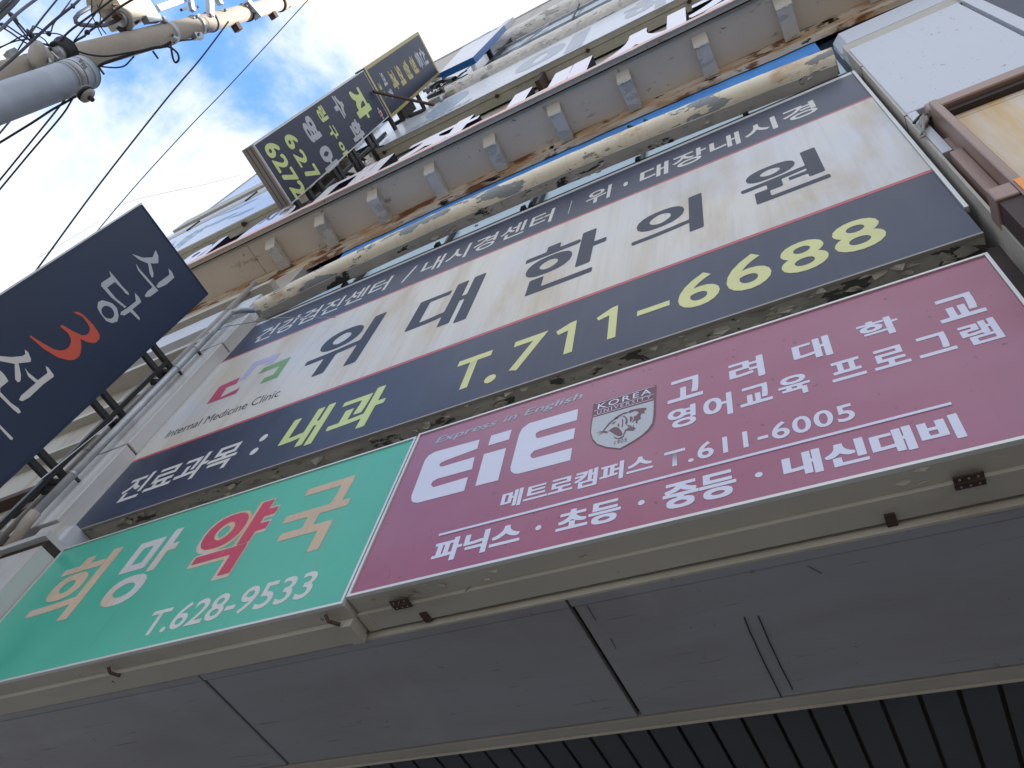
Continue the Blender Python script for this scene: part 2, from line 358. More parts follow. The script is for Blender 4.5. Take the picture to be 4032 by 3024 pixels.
M_peel = mat('peeling_cream_paint', (.80, .72, .57), .6, var=.09, bump=.12, bs=30, layers=[((.55, .40, .22), (46, 2, 2), .55, .72, 4, None, .05, .5), ((.46, .22, .05), (1.6, 4, 4), .58, .70, 8, .8, .05, .8), ((.30, .32, .33), (2.6, 6.5, 6.5), .555, .562, 9, .75, -.8, 1), ((.05, .05, .045), (5, 9, 9), .67, .68, 8, .9, -.8, .9)])
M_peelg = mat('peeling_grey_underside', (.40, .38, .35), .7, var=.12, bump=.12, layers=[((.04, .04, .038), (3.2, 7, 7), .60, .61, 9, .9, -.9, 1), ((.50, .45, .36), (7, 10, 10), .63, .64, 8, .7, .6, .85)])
M_peel2 = mat('peeling_far_paint', (.78, .76, .72), .7, var=.1, bump=.08, bs=12, layers=[((.42, .44, .43), (1.8, 5, 5), .58, .60, 9, .8, -.5, .9), ((.62, .60, .54), (9, 9, 9), .62, .64, 8, .8, .6, .7)])
M_glass = mat('blue_reflecting_window', (.11, .17, .24), .05, .75, var=.03, bump=.008, bs=2.5, spec=1)
M_glass.node_tree.nodes['Principled BSDF'].inputs['Specular Tint'].default_value = (.75, .88, 1, 1)
M_upane = mat('pale_reflecting_window', (.72, .77, .84), .25, .0, var=.12, vs=.6, layers=[((.62, .66, .72), (.6, 1, .5), .45, .6, 4, None, 0, .6)])
M_tarp = mat('bright_blue_sheet', (.08, .32, .80), .45, var=.12, vs=3, layers=[((.02, .12, .42), (1.2, 6, 14), .56, .66, 6, None, 0, .6)])
M_ltblue = mat('pale_blue_sash', (.42, .56, .62), .3, .2, var=.05)
M_black = mat('black_painted_steel', (.016, .016, .018), .5, var=.3, layers=[((.13, .055, .02), (9, 9, 9), .64, .68, 6, .9, .1, .7)])
M_galv = mat('galvanised_steel', (.38, .40, .42), .42, .6, var=.18, vs=9, bump=.02)
M_steelp = mat('hot_dip_galvanised_pole', (.30, .335, .38), .5, .35, var=.16, vs=4, bump=.04, bs=25, layers=[((.42, .45, .49), (3, 3, 9), .45, .7, 6, .4, 0, .5)])
M_conc = mat('pale_concrete_pole', (.36, .32, .27), .85, var=.1, vs=3, bump=.08, bs=40, layers=[((.27, .23, .185), (3, 3, 1.2), .5, .75, 6, None, 0, .6), ((.42, .2, .07), (2, 2, 1.5), .68, .74, 6, None, 0, .6)])
M_cable = mat('black_cable', (.014, .015, .02), .55, var=.2)
M_gcable = mat('grey_cable_sleeve', (.10, .11, .14), .5, var=.15)
M_wall = mat('stained_beige_wall', (.42, .39, .34), .7, var=.08, vs=1.5, bump=.06, layers=[((.20, .14, .09), (2.6, 2.6, .35), .45, .66, 6, None, 0, .8)])
M_wallw = mat('white_metal_cladding', (.50, .53, .58), .34, var=.04, vs=1, spec=.5, bump=.03, bs=3, layers=[((.44, .38, .27), (5.5, 5.5, .28), .60, .78, 5, .6, 0, .4), SPECK])
M_pil = mat('pale_pilaster_cladding', (.50, .50, .49), .4, var=.05, vs=1, layers=[((.36, .28, .17), (5, 5, .3), .53, .72, 5, .6, 0, .6)])
M_olive = mat('olive_grey_steel', (.42, .41, .34), .55, var=.08, layers=[((.18, .16, .11), (3, 12, 12), .55, .7, 6, None, 0, .5)])
M_usign = mat('pale_blue_white_sign_vinyl', (.62, .65, .70), .28, var=.04, vs=.8, spec=.6, layers=[((.50, .56, .64), (.7, 1, .5), .42, .65, 4, None, 0, .6)])
M_ugrey = mat('faded_grey_print', (.36, .39, .44), .35, var=.06)
M_ublue = mat('faded_blue_print', (.28, .38, .50), .35, var=.08)
M_blue = mat('bright_blue_trim', (.015, .12, .36), .35, var=.06)
M_stone = mat('beige_stone_cladding', (.64, .54, .42), .5, var=.07, vs=3, bump=.02, layers=[((.60, .38, .13), (4.4, 4.4, .5), .44, .58, 6, .6, 0, .75)])
M_brown = mat('brown_anodised_frame', (.30, .195, .15), .38, .25, var=.1, vs=2, layers=[((.40, .30, .26), (3, 3, .6), .5, .75, 5, .5, 0, .5), ((.06, .035, .03), (6, 6, 2), .64, .72, 5, None, 0, .5)])
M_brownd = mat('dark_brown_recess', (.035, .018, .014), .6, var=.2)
M_orangel = mat('orange_sun_glow_patch', (.85, .30, .04), .4, var=.1)  # colour of a sunlit glow, painted as a small patch
M_tan = mat('tan_roof_fascia', (.45, .42, .37), .6, var=.05, vs=.8)
M_rustb = mat('rusty_bracket', (.055, .028, .018), .8, var=.3, vs=20)
M_rope = mat('frayed_grey_rope', (.32, .30, .26), .9, var=.3, vs=60)
M_tank = mat('beige_transformer_paint', (.42, .38, .29), .5, var=.08, layers=[((.2, .17, .12), (4, 4, 4), .5, .7, 5, None, 0, .5)])
M_porc = mat('dirty_porcelain', (.36, .34, .31), .4, var=.15)
M_asph = mat('pale_worn_asphalt', (.17, .165, .16), .9, var=.2, vs=8, bump=.1)
M_pave = mat('paving', (.42, .40, .37), .85, var=.15, vs=3, bump=.1)
M_navyb = mat('blade_navy_vinyl', (.017, .031, .068), .4, var=.1, vs=1, spec=.35)
M_navyc = mat('blade_dark_vinyl', (.016, .022, .050), .4, var=.1, vs=1, spec=.35)
M_boxg = mat('sign_box_taupe', (.27, .245, .22), .45, var=.05)

# ------------------------------------------------------------------ setting
kind(boxo('ground', M_asph, -400, 400, -400, 400, -.3, 0), 'structure')
kind(boxo('pavement', M_pave, -60, 60, -3.2, 3.99, .004, .13), 'structure')

# ------------------------------------------------------------------ main building
YW = .25
bld = thing('commercial_building', 'multi-storey beige commercial building whose front carries the stacked shop signs and window rails', 'building', (-1.6, 5, 0))
boxo('wall', M_wall, -7.05, 1.45, YW, YW + .35, 6.7, 24.9, bld)
boxo('wall', M_wall, -9.0, 9, 4, 4.3, 0, 3.3, bld)
boxo('wall', M_wall, -9.0, 9, .97, 1.2, 3.4, 6.7, bld)
# --- soffit over the pavement
ZS = 3.262
sof = boxo('soffit_core', M_brownd, -9, 9, .22, 4, ZS + .03, ZS + .1, bld)
def soffit_panel(x0, x1, y0, y1, dz=0): return boxo('soffit_panel', M_pan, x0, x1, y0, y1, ZS + dz, ZS + .028, bld, bevel=.003)
js = [-9, -5.8, -4.25, -2.585, -.983, 1.3, 3.2, 5]
for i in range(len(js) - 1):
    soffit_panel(js[i] + .010, js[i + 1] - .008, .214, .795, random.uniform(0, .002))
    boxo('soffit_edge_trim', M_pan, js[i] + .005, js[i + 1] - .005, .176, .2085, ZS - .001, ZS + .026, bld)
boxo('fascia_strip', M_cream, -9, 5, .168, .176, ZS, 3.33, bld)
boxo('soffit_lip', M_lip, -9, 5, .799, .848, ZS - .004, ZS + .028, bld)
boxo('soffit_lip_edge', M_cream, -9, 5, .8485, .853, ZS - .012, ZS + .02, bld)
x = -7.7; k = 0
pitch = .112
while x < 4.5:
    boxo('soffit_plank', M_plank, x, x + pitch - .014, .87, 2.6, ZS + .004, ZS + .02, bld); x += pitch
# scratch wires hanging at the soffit
for pts in ([I_(400, 685), I_(435, 775), I_(520, 960), I_(640, 1200)], [I_(490, 675), I_(560, 840), I_(640, 1010), I_(712, 1150)]):
    MB().tube([at(p, z=ZS - .004) for p in pts], .0022, 5).build('loose_wire', M_cable, bld)
for pts in ([H(1590, 605), H(1650, 705)], [H(1745, 820), H(1778, 885)], [I_(810, 352), I_(900, 397)]):
    MB().tube([at(p, z=ZS - .001) for p in pts], .0012, 4).build('scratch', M_cable, bld)

# --- canopy with blocks
can = thing('canopy', 'rusting taupe steel canopy with cream end blocks below it, running above the clinic sign', 'canopy', (-2.5, 0, 9))
ZC = 9.0
pj = [-8.2, -5.42, -2.93 - .79, -1.0, 1.9, 4.6]
for i in range(len(pj) - 1):
    boxo('soffit_sheet', M_can, pj[i] + .004, pj[i + 1] - .004, -.275, .128, ZC, ZC + .03, can)
MB().tube([(-8.2, -.282, ZC - .004), (4.6, -.282, ZC - .004)], .012, 8).build('bead', M_cream, can, True)
boxo('groove_strip', M_rustb, -8.2, 4.6, -.318, -.292, ZC + .015, ZC + .03, can)
boxo('front_rim', M_can, -8.2, 4.6, -.366, -.316, ZC - .06, ZC + .006, can)
MB().prism_x([(-.372, ZC - .095), (-.367, ZC - .097), (-.367, ZC + .012), (-.372, ZC + .012)], -8.2, 4.6, 90, .0022).build('front_lip', M_pinkl, can)
b = MB(); vs = []; nseg = 150
for i in range(nseg + 1):
    x = -8.2 + 12.8 * i / nseg; zb_ = ZC - .36 + .19 * max(0, 1 - ((x + 1.7) / 3.2) ** 2) + random.uniform(-.006, .006) - .02 * (mnoise.noise(Vector((x * 2.3, 0, 0))) > .25)
    vs += [(x, .128, zb_ + .02), (x, .168, zb_), (x, .172, ZC + .03), (x, .128, ZC + .03)]
fs = [(i * 4 + k, i * 4 + (k + 1) % 4, i * 4 + 4 + (k + 1) % 4, i * 4 + 4 + k) for i in range(nseg) for k in range(4)] + [(3, 2, 1, 0), (nseg * 4, nseg * 4 + 1, nseg * 4 + 2, nseg * 4 + 3)]
b.add(vs, fs).build('back_lip', M_canr, can)
MB().prism_x([(.10, ZC - .05), (.127, ZC - .07), (.127, ZC), (.10, ZC)], -8.2, 4.6, 60, .002).build('back_fillet', M_canr, can)
boxo('top_sheet', M_can, -8.2, 4.6, -.3, YW, ZC + .031, ZC + .036, can)
for lx in [-1.72 + .692 * k for k in range(-5, 7)]:
    if lx < -5.2: continue
    wd = .125 + random.uniform(-.005, .006); lx += random.uniform(-.008, .008)
    f0, bk, zt, zb = -.223 + random.uniform(-.004, .004), .124, ZC - .001, ZC - .105
    j = lambda: random.uniform(-.006, .006)
    b = MB().add([(lx + j(), f0 + .062, zb + .004 + j() * .5), (lx + wd + j(), f0 + .062, zb + .004 + j() * .5), (lx + wd + j(), bk, zb + .015), (lx + j(), bk, zb + .015), (lx, f0 + .004, zt), (lx + wd, f0 + .004, zt), (lx + wd, bk, zt), (lx, bk, zt)],
                 [(0, 3, 2, 1), (4, 5, 6, 7), (0, 1, 5, 4), (1, 2, 6, 5), (2, 3, 7, 6), (3, 0, 4, 7)]).build('support_block', M_blk, can, bevel=.006)
    # ragged cream cap, made paler to paint the light on the street side
    n = 9; vs = []; fs = []
    for q in range(n + 1):
        xx = lx - .002 + (wd + .004) * q / n
        vs += [(xx, f0 - .003, zt), (xx, f0 + .056, zb + .002), (xx, f0 + .066 + random.uniform(.0, .012), zb - .003)]
    for q in range(n):
        a = 3 * q; fs += [(a, a + 3, a + 4, a + 1), (a + 1, a + 4, a + 5, a + 2)]
    MB().add(vs, fs).build('lit_cream_cap', M_cap, b)

# --- window band between the clinic sign and the canopy
win = thing('window_band', 'long blue reflecting window band behind the peeling rail above the clinic sign', 'window', (-1.8, .22, 6.8))
wx = [-4.9, -3.6, -2.35, -1.1, .15, 1.4]
for i in range(len(wx) - 1):
    boxo('pane', M_glass, wx[i] + .02, wx[i + 1] - .02, .215, .222, 6.7, 9.2, win)
    boxo('mullion', M_ltblue, wx[i] - .02, wx[i] + .019, .19, .24, 6.7, 8.9, win)
boxo('lower_pane', M_ltblue, -4.3, .58, .10, .11, 6.9, 7.72, win)
boxo('sash', M_wallw, -4.3, .58, .06, .09, 6.9, 7.12, win)
bs = boxo('blue_sheet', M_tarp, -4.25, .56, .178, .183, 8.22, 8.92, None); tag(bs, 'bright blue sheet showing as a strip between canopy lip and peeling rail', 'sheet')
rail = thing('peeling_rail', 'long cream rail with peeling rusty paint, just above the clinic sign', 'rail', (-1.9, 0, 7.1))
prof = [(.02, 7.02)] + [(-.05 + .083 * math.cos(t), 7.11 + .083 * math.sin(t)) for t in [math.radians(a) for a in range(268, 80, -17)]] + [(.02, 7.19)]
def bulge(o, amt=.062):
    for v in o.data.vertices: v.co.y -= amt * max(0, 1 - ((v.co.x + 1.9) / 2.45) ** 2)
    return o
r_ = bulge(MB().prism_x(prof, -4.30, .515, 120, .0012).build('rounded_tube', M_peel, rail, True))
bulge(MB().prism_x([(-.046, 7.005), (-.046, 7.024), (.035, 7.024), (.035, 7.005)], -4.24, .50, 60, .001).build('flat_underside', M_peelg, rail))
# paint flakes curling off, too many to count
def flakes(name, m, parent, n, fx, fy, fz, smin, smax, down=.5):
    b = MB()
    for _ in range(n):
        x, y, z = fx(), fy(), fz(); s = random.uniform(smin, smax); a = random.uniform(0, 6.28)
        pts = []
        nn = random.randint(4, 6)
        for k in range(nn):
            t = a + 6.28 * k / nn; rr = s * random.uniform(.5, 1)
            pts.append(Vector((x + rr * math.cos(t) * 1.6, y + rr * math.sin(t) * .6, z - down * s * max(0, math.cos(t - a)))))
        b.add(pts, [tuple(range(nn))])
    o = b.build(name, m, parent); o['kind'] = 'stuff'; return o
flakes('paint_flakes', M_peelg, rail, 60, lambda: random.uniform(-4.2, .45), lambda: random.uniform(-.08, -.01), lambda: 7.0, .006, .03)
flakes('paint_flakes', M_peel, rail, 90, lambda: random.uniform(-4.2, .45), lambda: -.09 + random.uniform(-.012, .01), lambda: 7.03, .006, .022)
blk = thing('black_conduit', 'black conduit with clips running along the top edge of the clinic sign', 'pipe', (-1.9, .1, 6.9))
MB().tube([(-4.25, .035, 7.0), (.55, .035, 7.0)], .016, 10).build('tube', M_black, blk, True)
for xx in (-3.4, -2.5, -1.75, -1.68, -.85, -.1):
    boxo('clip', M_black, xx, xx + .035, .0, .06, 6.97, 7.04, blk)
    boxo('hanger', M_black, xx + .005, xx + .028, .06, .12, 6.98, 7.5, blk)
t = MB().tube([at(p, y=.19) for p in (B(330, 1520), B(470, 1465), B(560, 1450), B(900, 1330), B(1060, 1190), B(1250, 1110))], .012, 8).build('black_cable', M_cable)
tag(t, 'black cable sagging across the blue window just under the canopy lip', 'cable')
t = MB().tube([at(p, y=.1) for p in (B(1860, 820), B(1910, 830), B(1960, 835), B(1985, 800), B(1965, 780), B(2010, 795), B(2030, 790))], .014, 6).build('cable_bundle', M_cable)
tag(t, 'small tangle of black cable sticking out between canopy and peeling rail', 'cable')

# ------------------------------------------------------------------ signs on the front
def sign_box(name, label, x0, x1, z0, z1, face, depth=.17, y0=0, boxmat=M_dirtbox, trim=M_frame, tw=.012, cat='shop sign'):
    t = thing(name, label, cat, ((x0 + x1) / 2, y0 + depth, z0))
    boxo('sign_case', boxmat, x0, x1, y0 + .006, y0 + depth, z0, z1, t)
    boxo('sign_face', face, x0 + tw, x1 - tw, y0 - .004, y0 + .005, z0 + tw, z1 - tw, t)
    for (a, b, c, d) in ((x0, x1, z0, z0 + tw - .001), (x0, x1, z1 - tw + .001, z1), (x0, x0 + tw - .001, z0 + tw, z1 - tw), (x1 - tw + .001, x1, z0 + tw, z1 - tw)):
        boxo('trim', trim, a, b, y0 - .010, y0 + .0055, c, d, t)
    return t
P0 = ('y', 0.0)
# clinic sign
X0, X1 = -4.255, .562
cl = thing('clinic_sign', 'large aged white and navy clinic sign with yellow telephone number, widest sign on the front', 'shop sign', (-1.85, .16, 4.38))
boxo('sign_case', M_dirtbox, X0, X1, .006, .2, 4.385, 6.84, cl)
boxo('navy_band', M_navy, X0, X1, -.004, .005, 6.292, 6.845, cl)
boxo('white_band', M_white, X0, X1, -.004, .005, 5.062, 6.268, cl)
boxo('navy_band', M_navy, X0, X1, -.004, .005, 4.392, 5.034, cl)
boxo('red_stripe', M_red, X0, X1, -.0045, .005, 6.2685, 6.2915, cl)
boxo('red_stripe', M_red, X0, X1, -.0045, .005, 5.0345, 5.0615, cl)
boxo('trim', M_frame, X0 - .012, X0 - .001, -.012, .01, 4.38, 6.85, cl)
boxo('trim', M_frame, X1 + .001, X1 + .016, -.014, .01, 4.6, 6.86, cl)
boxo('trim', M_frame, X0, X1, .0, .012, 6.846, 6.905, cl)
boxo('trim', M_boxg, X0, X1, -.006, .01, 4.38, 4.391, cl)
flakes('paint_flakes', M_beige, cl, 110, lambda: random.uniform(-4.2, .5), lambda: random.uniform(.01, .09), lambda: 4.383, .006, .035)
flakes('paint_flakes', M_beige, cl, 30, lambda: random.uniform(-1.8, .5), lambda: random.uniform(.01, .09), lambda: 4.381, .006, .028)
def ct(text, m, l, r, b, t_, **k):
    k.setdefault('d', .0050); return rect_text('lettering', text, m, k.pop('parent', cl), k.pop('plane', P0), l, r, b, t_, **k)
W1 = .012
r1b, r1t = ZN(1160, 1180), ZN(1455, 930)
ct('건강검진센터', M_offw, ZN(1150, 1180), E_(330, 150), r1b, r1t, weight=W1)
ct('/', M_offw, E_(372, 200), E_(485, 85), r1b, r1t, weight=.01)
ct('내시경센터', M_offw, E_(500, 130), B(1385, 1365), r1b, r1t, weight=W1)
ct('l', M_offw, B(1465, 1405), B(1497, 1310), r1b, r1t, weight=.0)
ct('위', M_offw, B(1585, 1315), B(1755, 1205), r1b, r1t, weight=W1)
ct('·', M_offw, B(1830, 1200), B(1858, 1198), B(1843, 1210), B(1843, 1185), weight=.02)
ct('대장내시경', M_offw, B(1935, 1175), C_(875, 705), r1b, r1t, weight=W1 + .006)
ct('위', M_dark, D(1975, 715), E_(298, 368), E_(35, 712), E_(298, 365), weight=(.034,.010))
ct('대', M_dark, E_(405, 505), E_(945, 110), E_(625, 480), E_(945, 110), weight=(.034,.010))
ct('한', M_dark, E_(1160, 150), B(1725, 1525), E_(1180, 272), B(1660, 1480), weight=(.034,.010))
ct('의', M_dark, B(1880, 1605), C_(140, 1470), C_(70, 1500), C_(115, 1256), weight=(.034,.010))
ct('원', M_dark, C_(380, 1255), C_(955, 1130), C_(505, 1325), C_(850, 960), weight=(.034,.010))
poly2('logo', [[D(*p) for p in ((1340, 965), (1425, 850), (1560, 788), (1535, 830), (1470, 855), (1430, 920), (1560, 855), (1530, 895))]], M_pink, cl, P0, .0050)
poly2('logo', [[D(*p) for p in ((1675, 770), (1710, 730), (1890, 655), (1800, 790), (1685, 833), (1715, 795), (1775, 770), (1815, 715))]], M_lgreen, cl, P0, .0050)
poly2('logo', [[D(*p) for p in ((1545, 820), (1645, 695), (1825, 628), (1775, 695), (1720, 712), (1745, 685), (1665, 715), (1590, 800))]], M_lviolet, cl, P0, .0050)
text_on('lettering', 'Internal Medicine Clinic', M_dark, cl, P0, D(1068, 1187), D(1795, 925), D(1108, 1133), d=.0050, weight=.0, upright=False)
ct('진료과목', M_offw, D(722, 1620), D(1605, 1190), D(725, 1620), D(1600, 1190), weight=.022)
for p in ((1712, 1182), (1650, 1270)): ct('●', M_offw, D(p[0] - 24, p[1] + 8), D(p[0] + 24, p[1] - 8), D(p[0], p[1] + 17), D(p[0], p[1] - 17), weight=0)
ct('내', M_lime, D(1803, 1235), D(2180, 960), D(1950, 1242), D(2175, 955), weight=.03)
ct('과', M_lime, D(2112, 1140), E_(290, 930), E_(110, 1120), E_(285, 843), weight=.03)
for s, l, r, b, t_ in (('T', E_(758, 715), E_(985, 615), E_(775, 870), E_(980, 615)), ('●', E_(930, 812), E_(1005, 785), E_(950, 830), E_(985, 772)),
                       ('7', E_(1130, 570), E_(1345, 490), E_(1140, 745), E_(1340, 490)), 
                        ('-', E_(1918, 395), E_(2130, 295), E_(1920, 396), E_(2125, 294)),
                       ('6', E_(2185, 290), F_(245, 230), F_(30, 355), F_(170, 100)), ('6', F_(287, 190), F_(580, 110), F_(370, 242), C_(520, 1624)),
                       ('8', C_(605, 1600), C_(945, 1640), F_(720, 128), C_(860, 1540)), ('8', C_(945, 1510), C_(1320, 1510), C_(1070, 1655), C_(1200, 1405))):
    ct(s, M_yel, l, r, b, t_, weight=.0 if s == '●' else .018)

for pl in (((1395, 497), (1485, 440), (1530, 421), (1497, 626), (1440, 645), (1473, 488), (1408, 518)), ((1657, 408), (1755, 342), (1797, 324), (1778, 530), (1724, 548), (1740, 390), (1670, 424))):
    poly2('lettering', [[E_(*p) for p in pl]], M_yel, cl, P0, .0050)
# magenta sign
mg = sign_box('english_academy_sign', 'magenta English academy sign with white letters and a tiger shield, below the clinic sign', -1.745, .531, 3.298, 4.236, M_mag, depth=.16, boxmat=M_beige)
boxo('hinged_lid', M_beige, -1.70, .50, .072, .155, 3.283, 3.2975, mg)
boxo('lid_end', M_cream, -1.745, -1.702, .072, .158, 3.2835, 3.2975, mg)
ctm = lambda *a, **k: ct(*a, parent=mg, **k)
text_on('lettering', 'Express in English', M_gray, mg, P0, E_(598, 1238), E_(1548, 960), E_(640, 1178), d=.0050, weight=(.018, .012), upright=False)
M1 = [[E_(*p) for p in pl] for pl in (
    ((900, 1195), (885, 1255), (690, 1327), (650, 1345), (638, 1360), (645, 1370), (660, 1370), (868, 1308), (850, 1388), (625, 1450), (595, 1468), (585, 1490), (600, 1505), (825, 1438), (800, 1528), (500, 1605), (470, 1602), (458, 1590), (458, 1560), (545, 1330), (570, 1298), (610, 1275)),
    ((975, 1170), (1108, 1130), (1090, 1195), (955, 1235)), ((928, 1290), (1072, 1250), (1020, 1460), (872, 1497)),
    ((1538, 998), (1530, 1070), (1290, 1140), (1265, 1155), (1262, 1175), (1275, 1188), (1520, 1120), (1508, 1190), (1255, 1268), (1232, 1290), (1230, 1308), (1245, 1318), (1500, 1250), (1487, 1330), (1150, 1418), (1120, 1415), (1102, 1400), (1100, 1375), (1155, 1165), (1175, 1125), (1220, 1090)))]
poly2('logo_lettering', M1, M_lilac, mg, P0, .0050)
poly2('shield', [[SH(*p) for p in ((700, 565), (1945, 200), (1930, 800), (1895, 980), (1800, 1110), (1670, 1220), (1520, 1318), (1230, 1478), (950, 1452), (740, 1375), (675, 1300), (638, 1200), (632, 1100), (660, 850))]], M_shd, mg, P0, .0048)
poly2('shield', [[SH(*p) for p in ((690, 850), (1892, 510), (1885, 790), (1860, 960), (1780, 1080), (1650, 1200), (1500, 1300), (1225, 1458), (960, 1430), (780, 1370), (690, 1270), (655, 1150), (665, 1000))]], M_shield, mg, P0, .0056)
TIG = [((1000, 1110), (1110, 1035), (1190, 1045), (1240, 1100), (1280, 1170), (1260, 1210), (1190, 1220), (1100, 1170), (1040, 1130)),
       ((1380, 735), (1440, 700), (1580, 670), (1745, 655), (1750, 690), (1700, 720), (1720, 765), (1650, 770), (1625, 830), (1640, 870), (1590, 900), (1560, 930), (1585, 965), (1540, 960), (1530, 900), (1460, 955), (1500, 880), (1500, 830), (1560, 800), (1600, 740), (1520, 715), (1420, 760)),
       ((880, 1120), (1000, 960), (1100, 880), (1200, 800), (1320, 745), (1385, 740), (1380, 760), (1280, 790), (1180, 860), (1100, 910), (1020, 985), (900, 1120)),
       ((1270, 830), (1310, 810), (1370, 870), (1380, 930), (1360, 980), (1380, 1000), (1450, 1010), (1460, 1040), (1400, 1040), (1330, 970), (1340, 880), (1310, 840)),
       ((1260, 880), (1290, 880), (1290, 950), (1280, 1040), (1255, 1040), (1270, 960)), ((1420, 830), (1470, 830), (1480, 880), (1430, 950), (1420, 900)),
       ((1080, 1190), (1130, 1240), (1200, 1255), (1280, 1220), (1310, 1130), (1340, 1080), (1400, 1050), (1480, 1040), (1490, 980), (1500, 1040), (1540, 1065), (1490, 1110), (1350, 1110), (1320, 1170), (1290, 1245), (1220, 1280), (1130, 1265)),
       ((1060, 985), (1100, 940), (1150, 925), (1110, 970)), ((735, 1165), (870, 1128), (872, 1140)), ((765, 1212), (888, 1145), (896, 1155)), ((780, 1118), (890, 1122), (890, 1132)),
       ((870, 1140), (910, 1110), (1000, 1130), (960, 1160)), ((1180, 990), (1205, 950), (1215, 1020), (1180, 1025)), ((1110, 870), (1150, 845), (1205, 855), (1150, 875))]
poly2('tiger_emblem', [[SH(*p) for p in pl] for pl in TIG], M_shd, mg, P0, .0064)
text_on('lettering', 'KOREA', M_lilac, mg, P0, SH(780, 690), SH(1840, 382), SH(780, 590), d=.0064, weight=.012, space=1.25)
text_on('lettering', 'UNIVERSITY', M_lilac, mg, P0, SH(768, 785), SH(1838, 475), SH(768, 730), d=.0064, weight=.0, space=1.4)
text_on('lettering', '1905', M_shd, mg, P0, SH(1115, 1388), SH(1360, 1315), SH(1115, 1318), d=.0064, weight=.0, space=1.1)
for a, b in (((730, 580), (1900, 232)), ((710, 725), (1895, 382)), ((695, 822), (1885, 478))):
    poly2('rule', [[SH(a[0], a[1] - 4), SH(b[0], b[1] - 4), SH(b[0], b[1] + 4), SH(a[0], a[1] + 4)]], M_lilac, mg, P0, .0064)
K = (.034, .020)
for s, l, r, b, t_ in (('고', E_(2118, 955), F_(135, 890), E_(2130, 965), F_(112, 770)), ('려', F_(298, 720), F_(545, 800), F_(330, 835), F_(510, 645)),
                       ('대', F_(705, 600), F_(990, 670), F_(745, 710), F_(935, 518)), ('학', F_(1125, 475), F_(1448, 530), F_(1185, 560), F_(1370, 385)), ('교', F_(1612, 325), F_(1975, 355), F_(1675, 450), F_(1860, 237)),
                       ('영', E_(2118, 1080), F_(90, 1060), F_(0, 1113), F_(85, 960)), ('어', F_(137, 1000), F_(330, 1010), F_(330, 1025), F_(305, 888)), ('교', F_(380, 990), F_(588, 925), F_(385, 990), F_(540, 825)),
                       ('육', F_(622, 870), F_(843, 880), F_(820, 887), F_(790, 760)), ('프', F_(942, 710), F_(1197, 760), F_(970, 832), F_(1140, 655)), ('로', F_(1210, 640), F_(1485, 680), F_(1245, 757), F_(1410, 578)),
                       ('그', F_(1490, 560), F_(1785, 600), F_(1535, 677), F_(1690, 495)), ('램', F_(1778, 478), F_(2097, 530), F_(1885, 590), F_(2010, 402))):
    ctm(s, M_lilac, l, r, b, t_, weight=K)
ctm('메트로캠퍼스', M_lilac, E_(1025, 1650), E_(2025, 1345), E_(1030, 1652), E_(1160, 1512), weight=.03)
ctm('T.611-6005', M_lilac, E_(2097, 1290), F_(1120, 1030), F_(1050, 1083), F_(1083, 960), weight=.018, space=1.1)
z_l, z_r = at(H(640, 152), y=0), at(F_(1748, 972), y=0)
zz = (z_l.z + z_r.z) / 2
boxo('rule', M_lilac, z_l.x, z_r.x, -.0065, -.0041, zz - .005, zz + .006, mg)
ctm('파닉스', M_lilac, H(570, 350), H(1165, 150), H(575, 350), H(772, 163), weight=.04)
ctm('●', M_lilac, H(1262, 112), H(1300, 104), H(1280, 124), H(1284, 93), weight=0)
ctm('초등', M_lilac, H(1387, 155), H(1812, 25), H(1390, 155), E_(1510, 1645), weight=.04)
ctm('●', M_lilac, E_(1926, 1612), E_(1970, 1600), E_(1946, 1622), E_(1952, 1589), weight=0)
ctm('중등', M_lilac, E_(2085, 1640), F_(352, 1470), F_(180, 1590), F_(325, 1385), weight=.04)
ctm('●', M_lilac, F_(472, 1430), F_(522, 1418), F_(492, 1443), F_(500, 1408), weight=0)
ctm('내신대비', M_lilac, F_(638, 1310), F_(1862, 1200), F_(670, 1460), F_(1780, 1025), weight=.042)

# green sign
gs = sign_box('pharmacy_sign', 'green pharmacy sign with weathered white letters and one red syllable, left of the magenta sign', -4.13, -1.752, 3.272, 4.222, M_green, depth=.15, boxmat=M_beige)
boxo('hinged_lid', M_beige, -4.10, -1.80, .066, .16, 3.2505, 3.2715, gs)
boxo('lid_end', M_beige, -1.80, -1.752, .066, .16, 3.238, 3.2715, gs)
cg = lambda *a, **k: ct(*a, parent=gs, **k)
M_gt = mat('tan_faded_letter_vinyl', (.56, .41, .28), .5, var=.1, layers=[((.55, .53, .52), (1.2, 1.2, .6), .54, .62, 5, .7, 0, .9), ((.38, .28, .19), (60, 60, 3), .52, .7, 4, None, 0, .5)])
cg('희', M_gt, G(145, 712), G(810, 228), G(385, 710), G(800, 230), weight=(.034,.014))
cg('망', M_gw, G(605, 620), G(1245, 95), G(640, 637), G(1240, 90), weight=(.034,.014))
cg('약', M_gw, G(1150, 410), D(1835, 1600), G(1375, 452), D(1800, 1568), weight=(.068,.045), d=.0048)
cg('약', M_crim, G(1175, 392), D(1822, 1612), G(1395, 425), D(1790, 1580), weight=(.034,.014), d=.0058)
cg('국', M_gt, G(1742, 235), E_(150, 1410), G(2025, 257), E_(150, 1407), weight=(.034,.014))
cg('T.628-9533', M_offw, G(890, 822), G(2090, 370), G(895, 822), G(1075, 632), weight=.014)

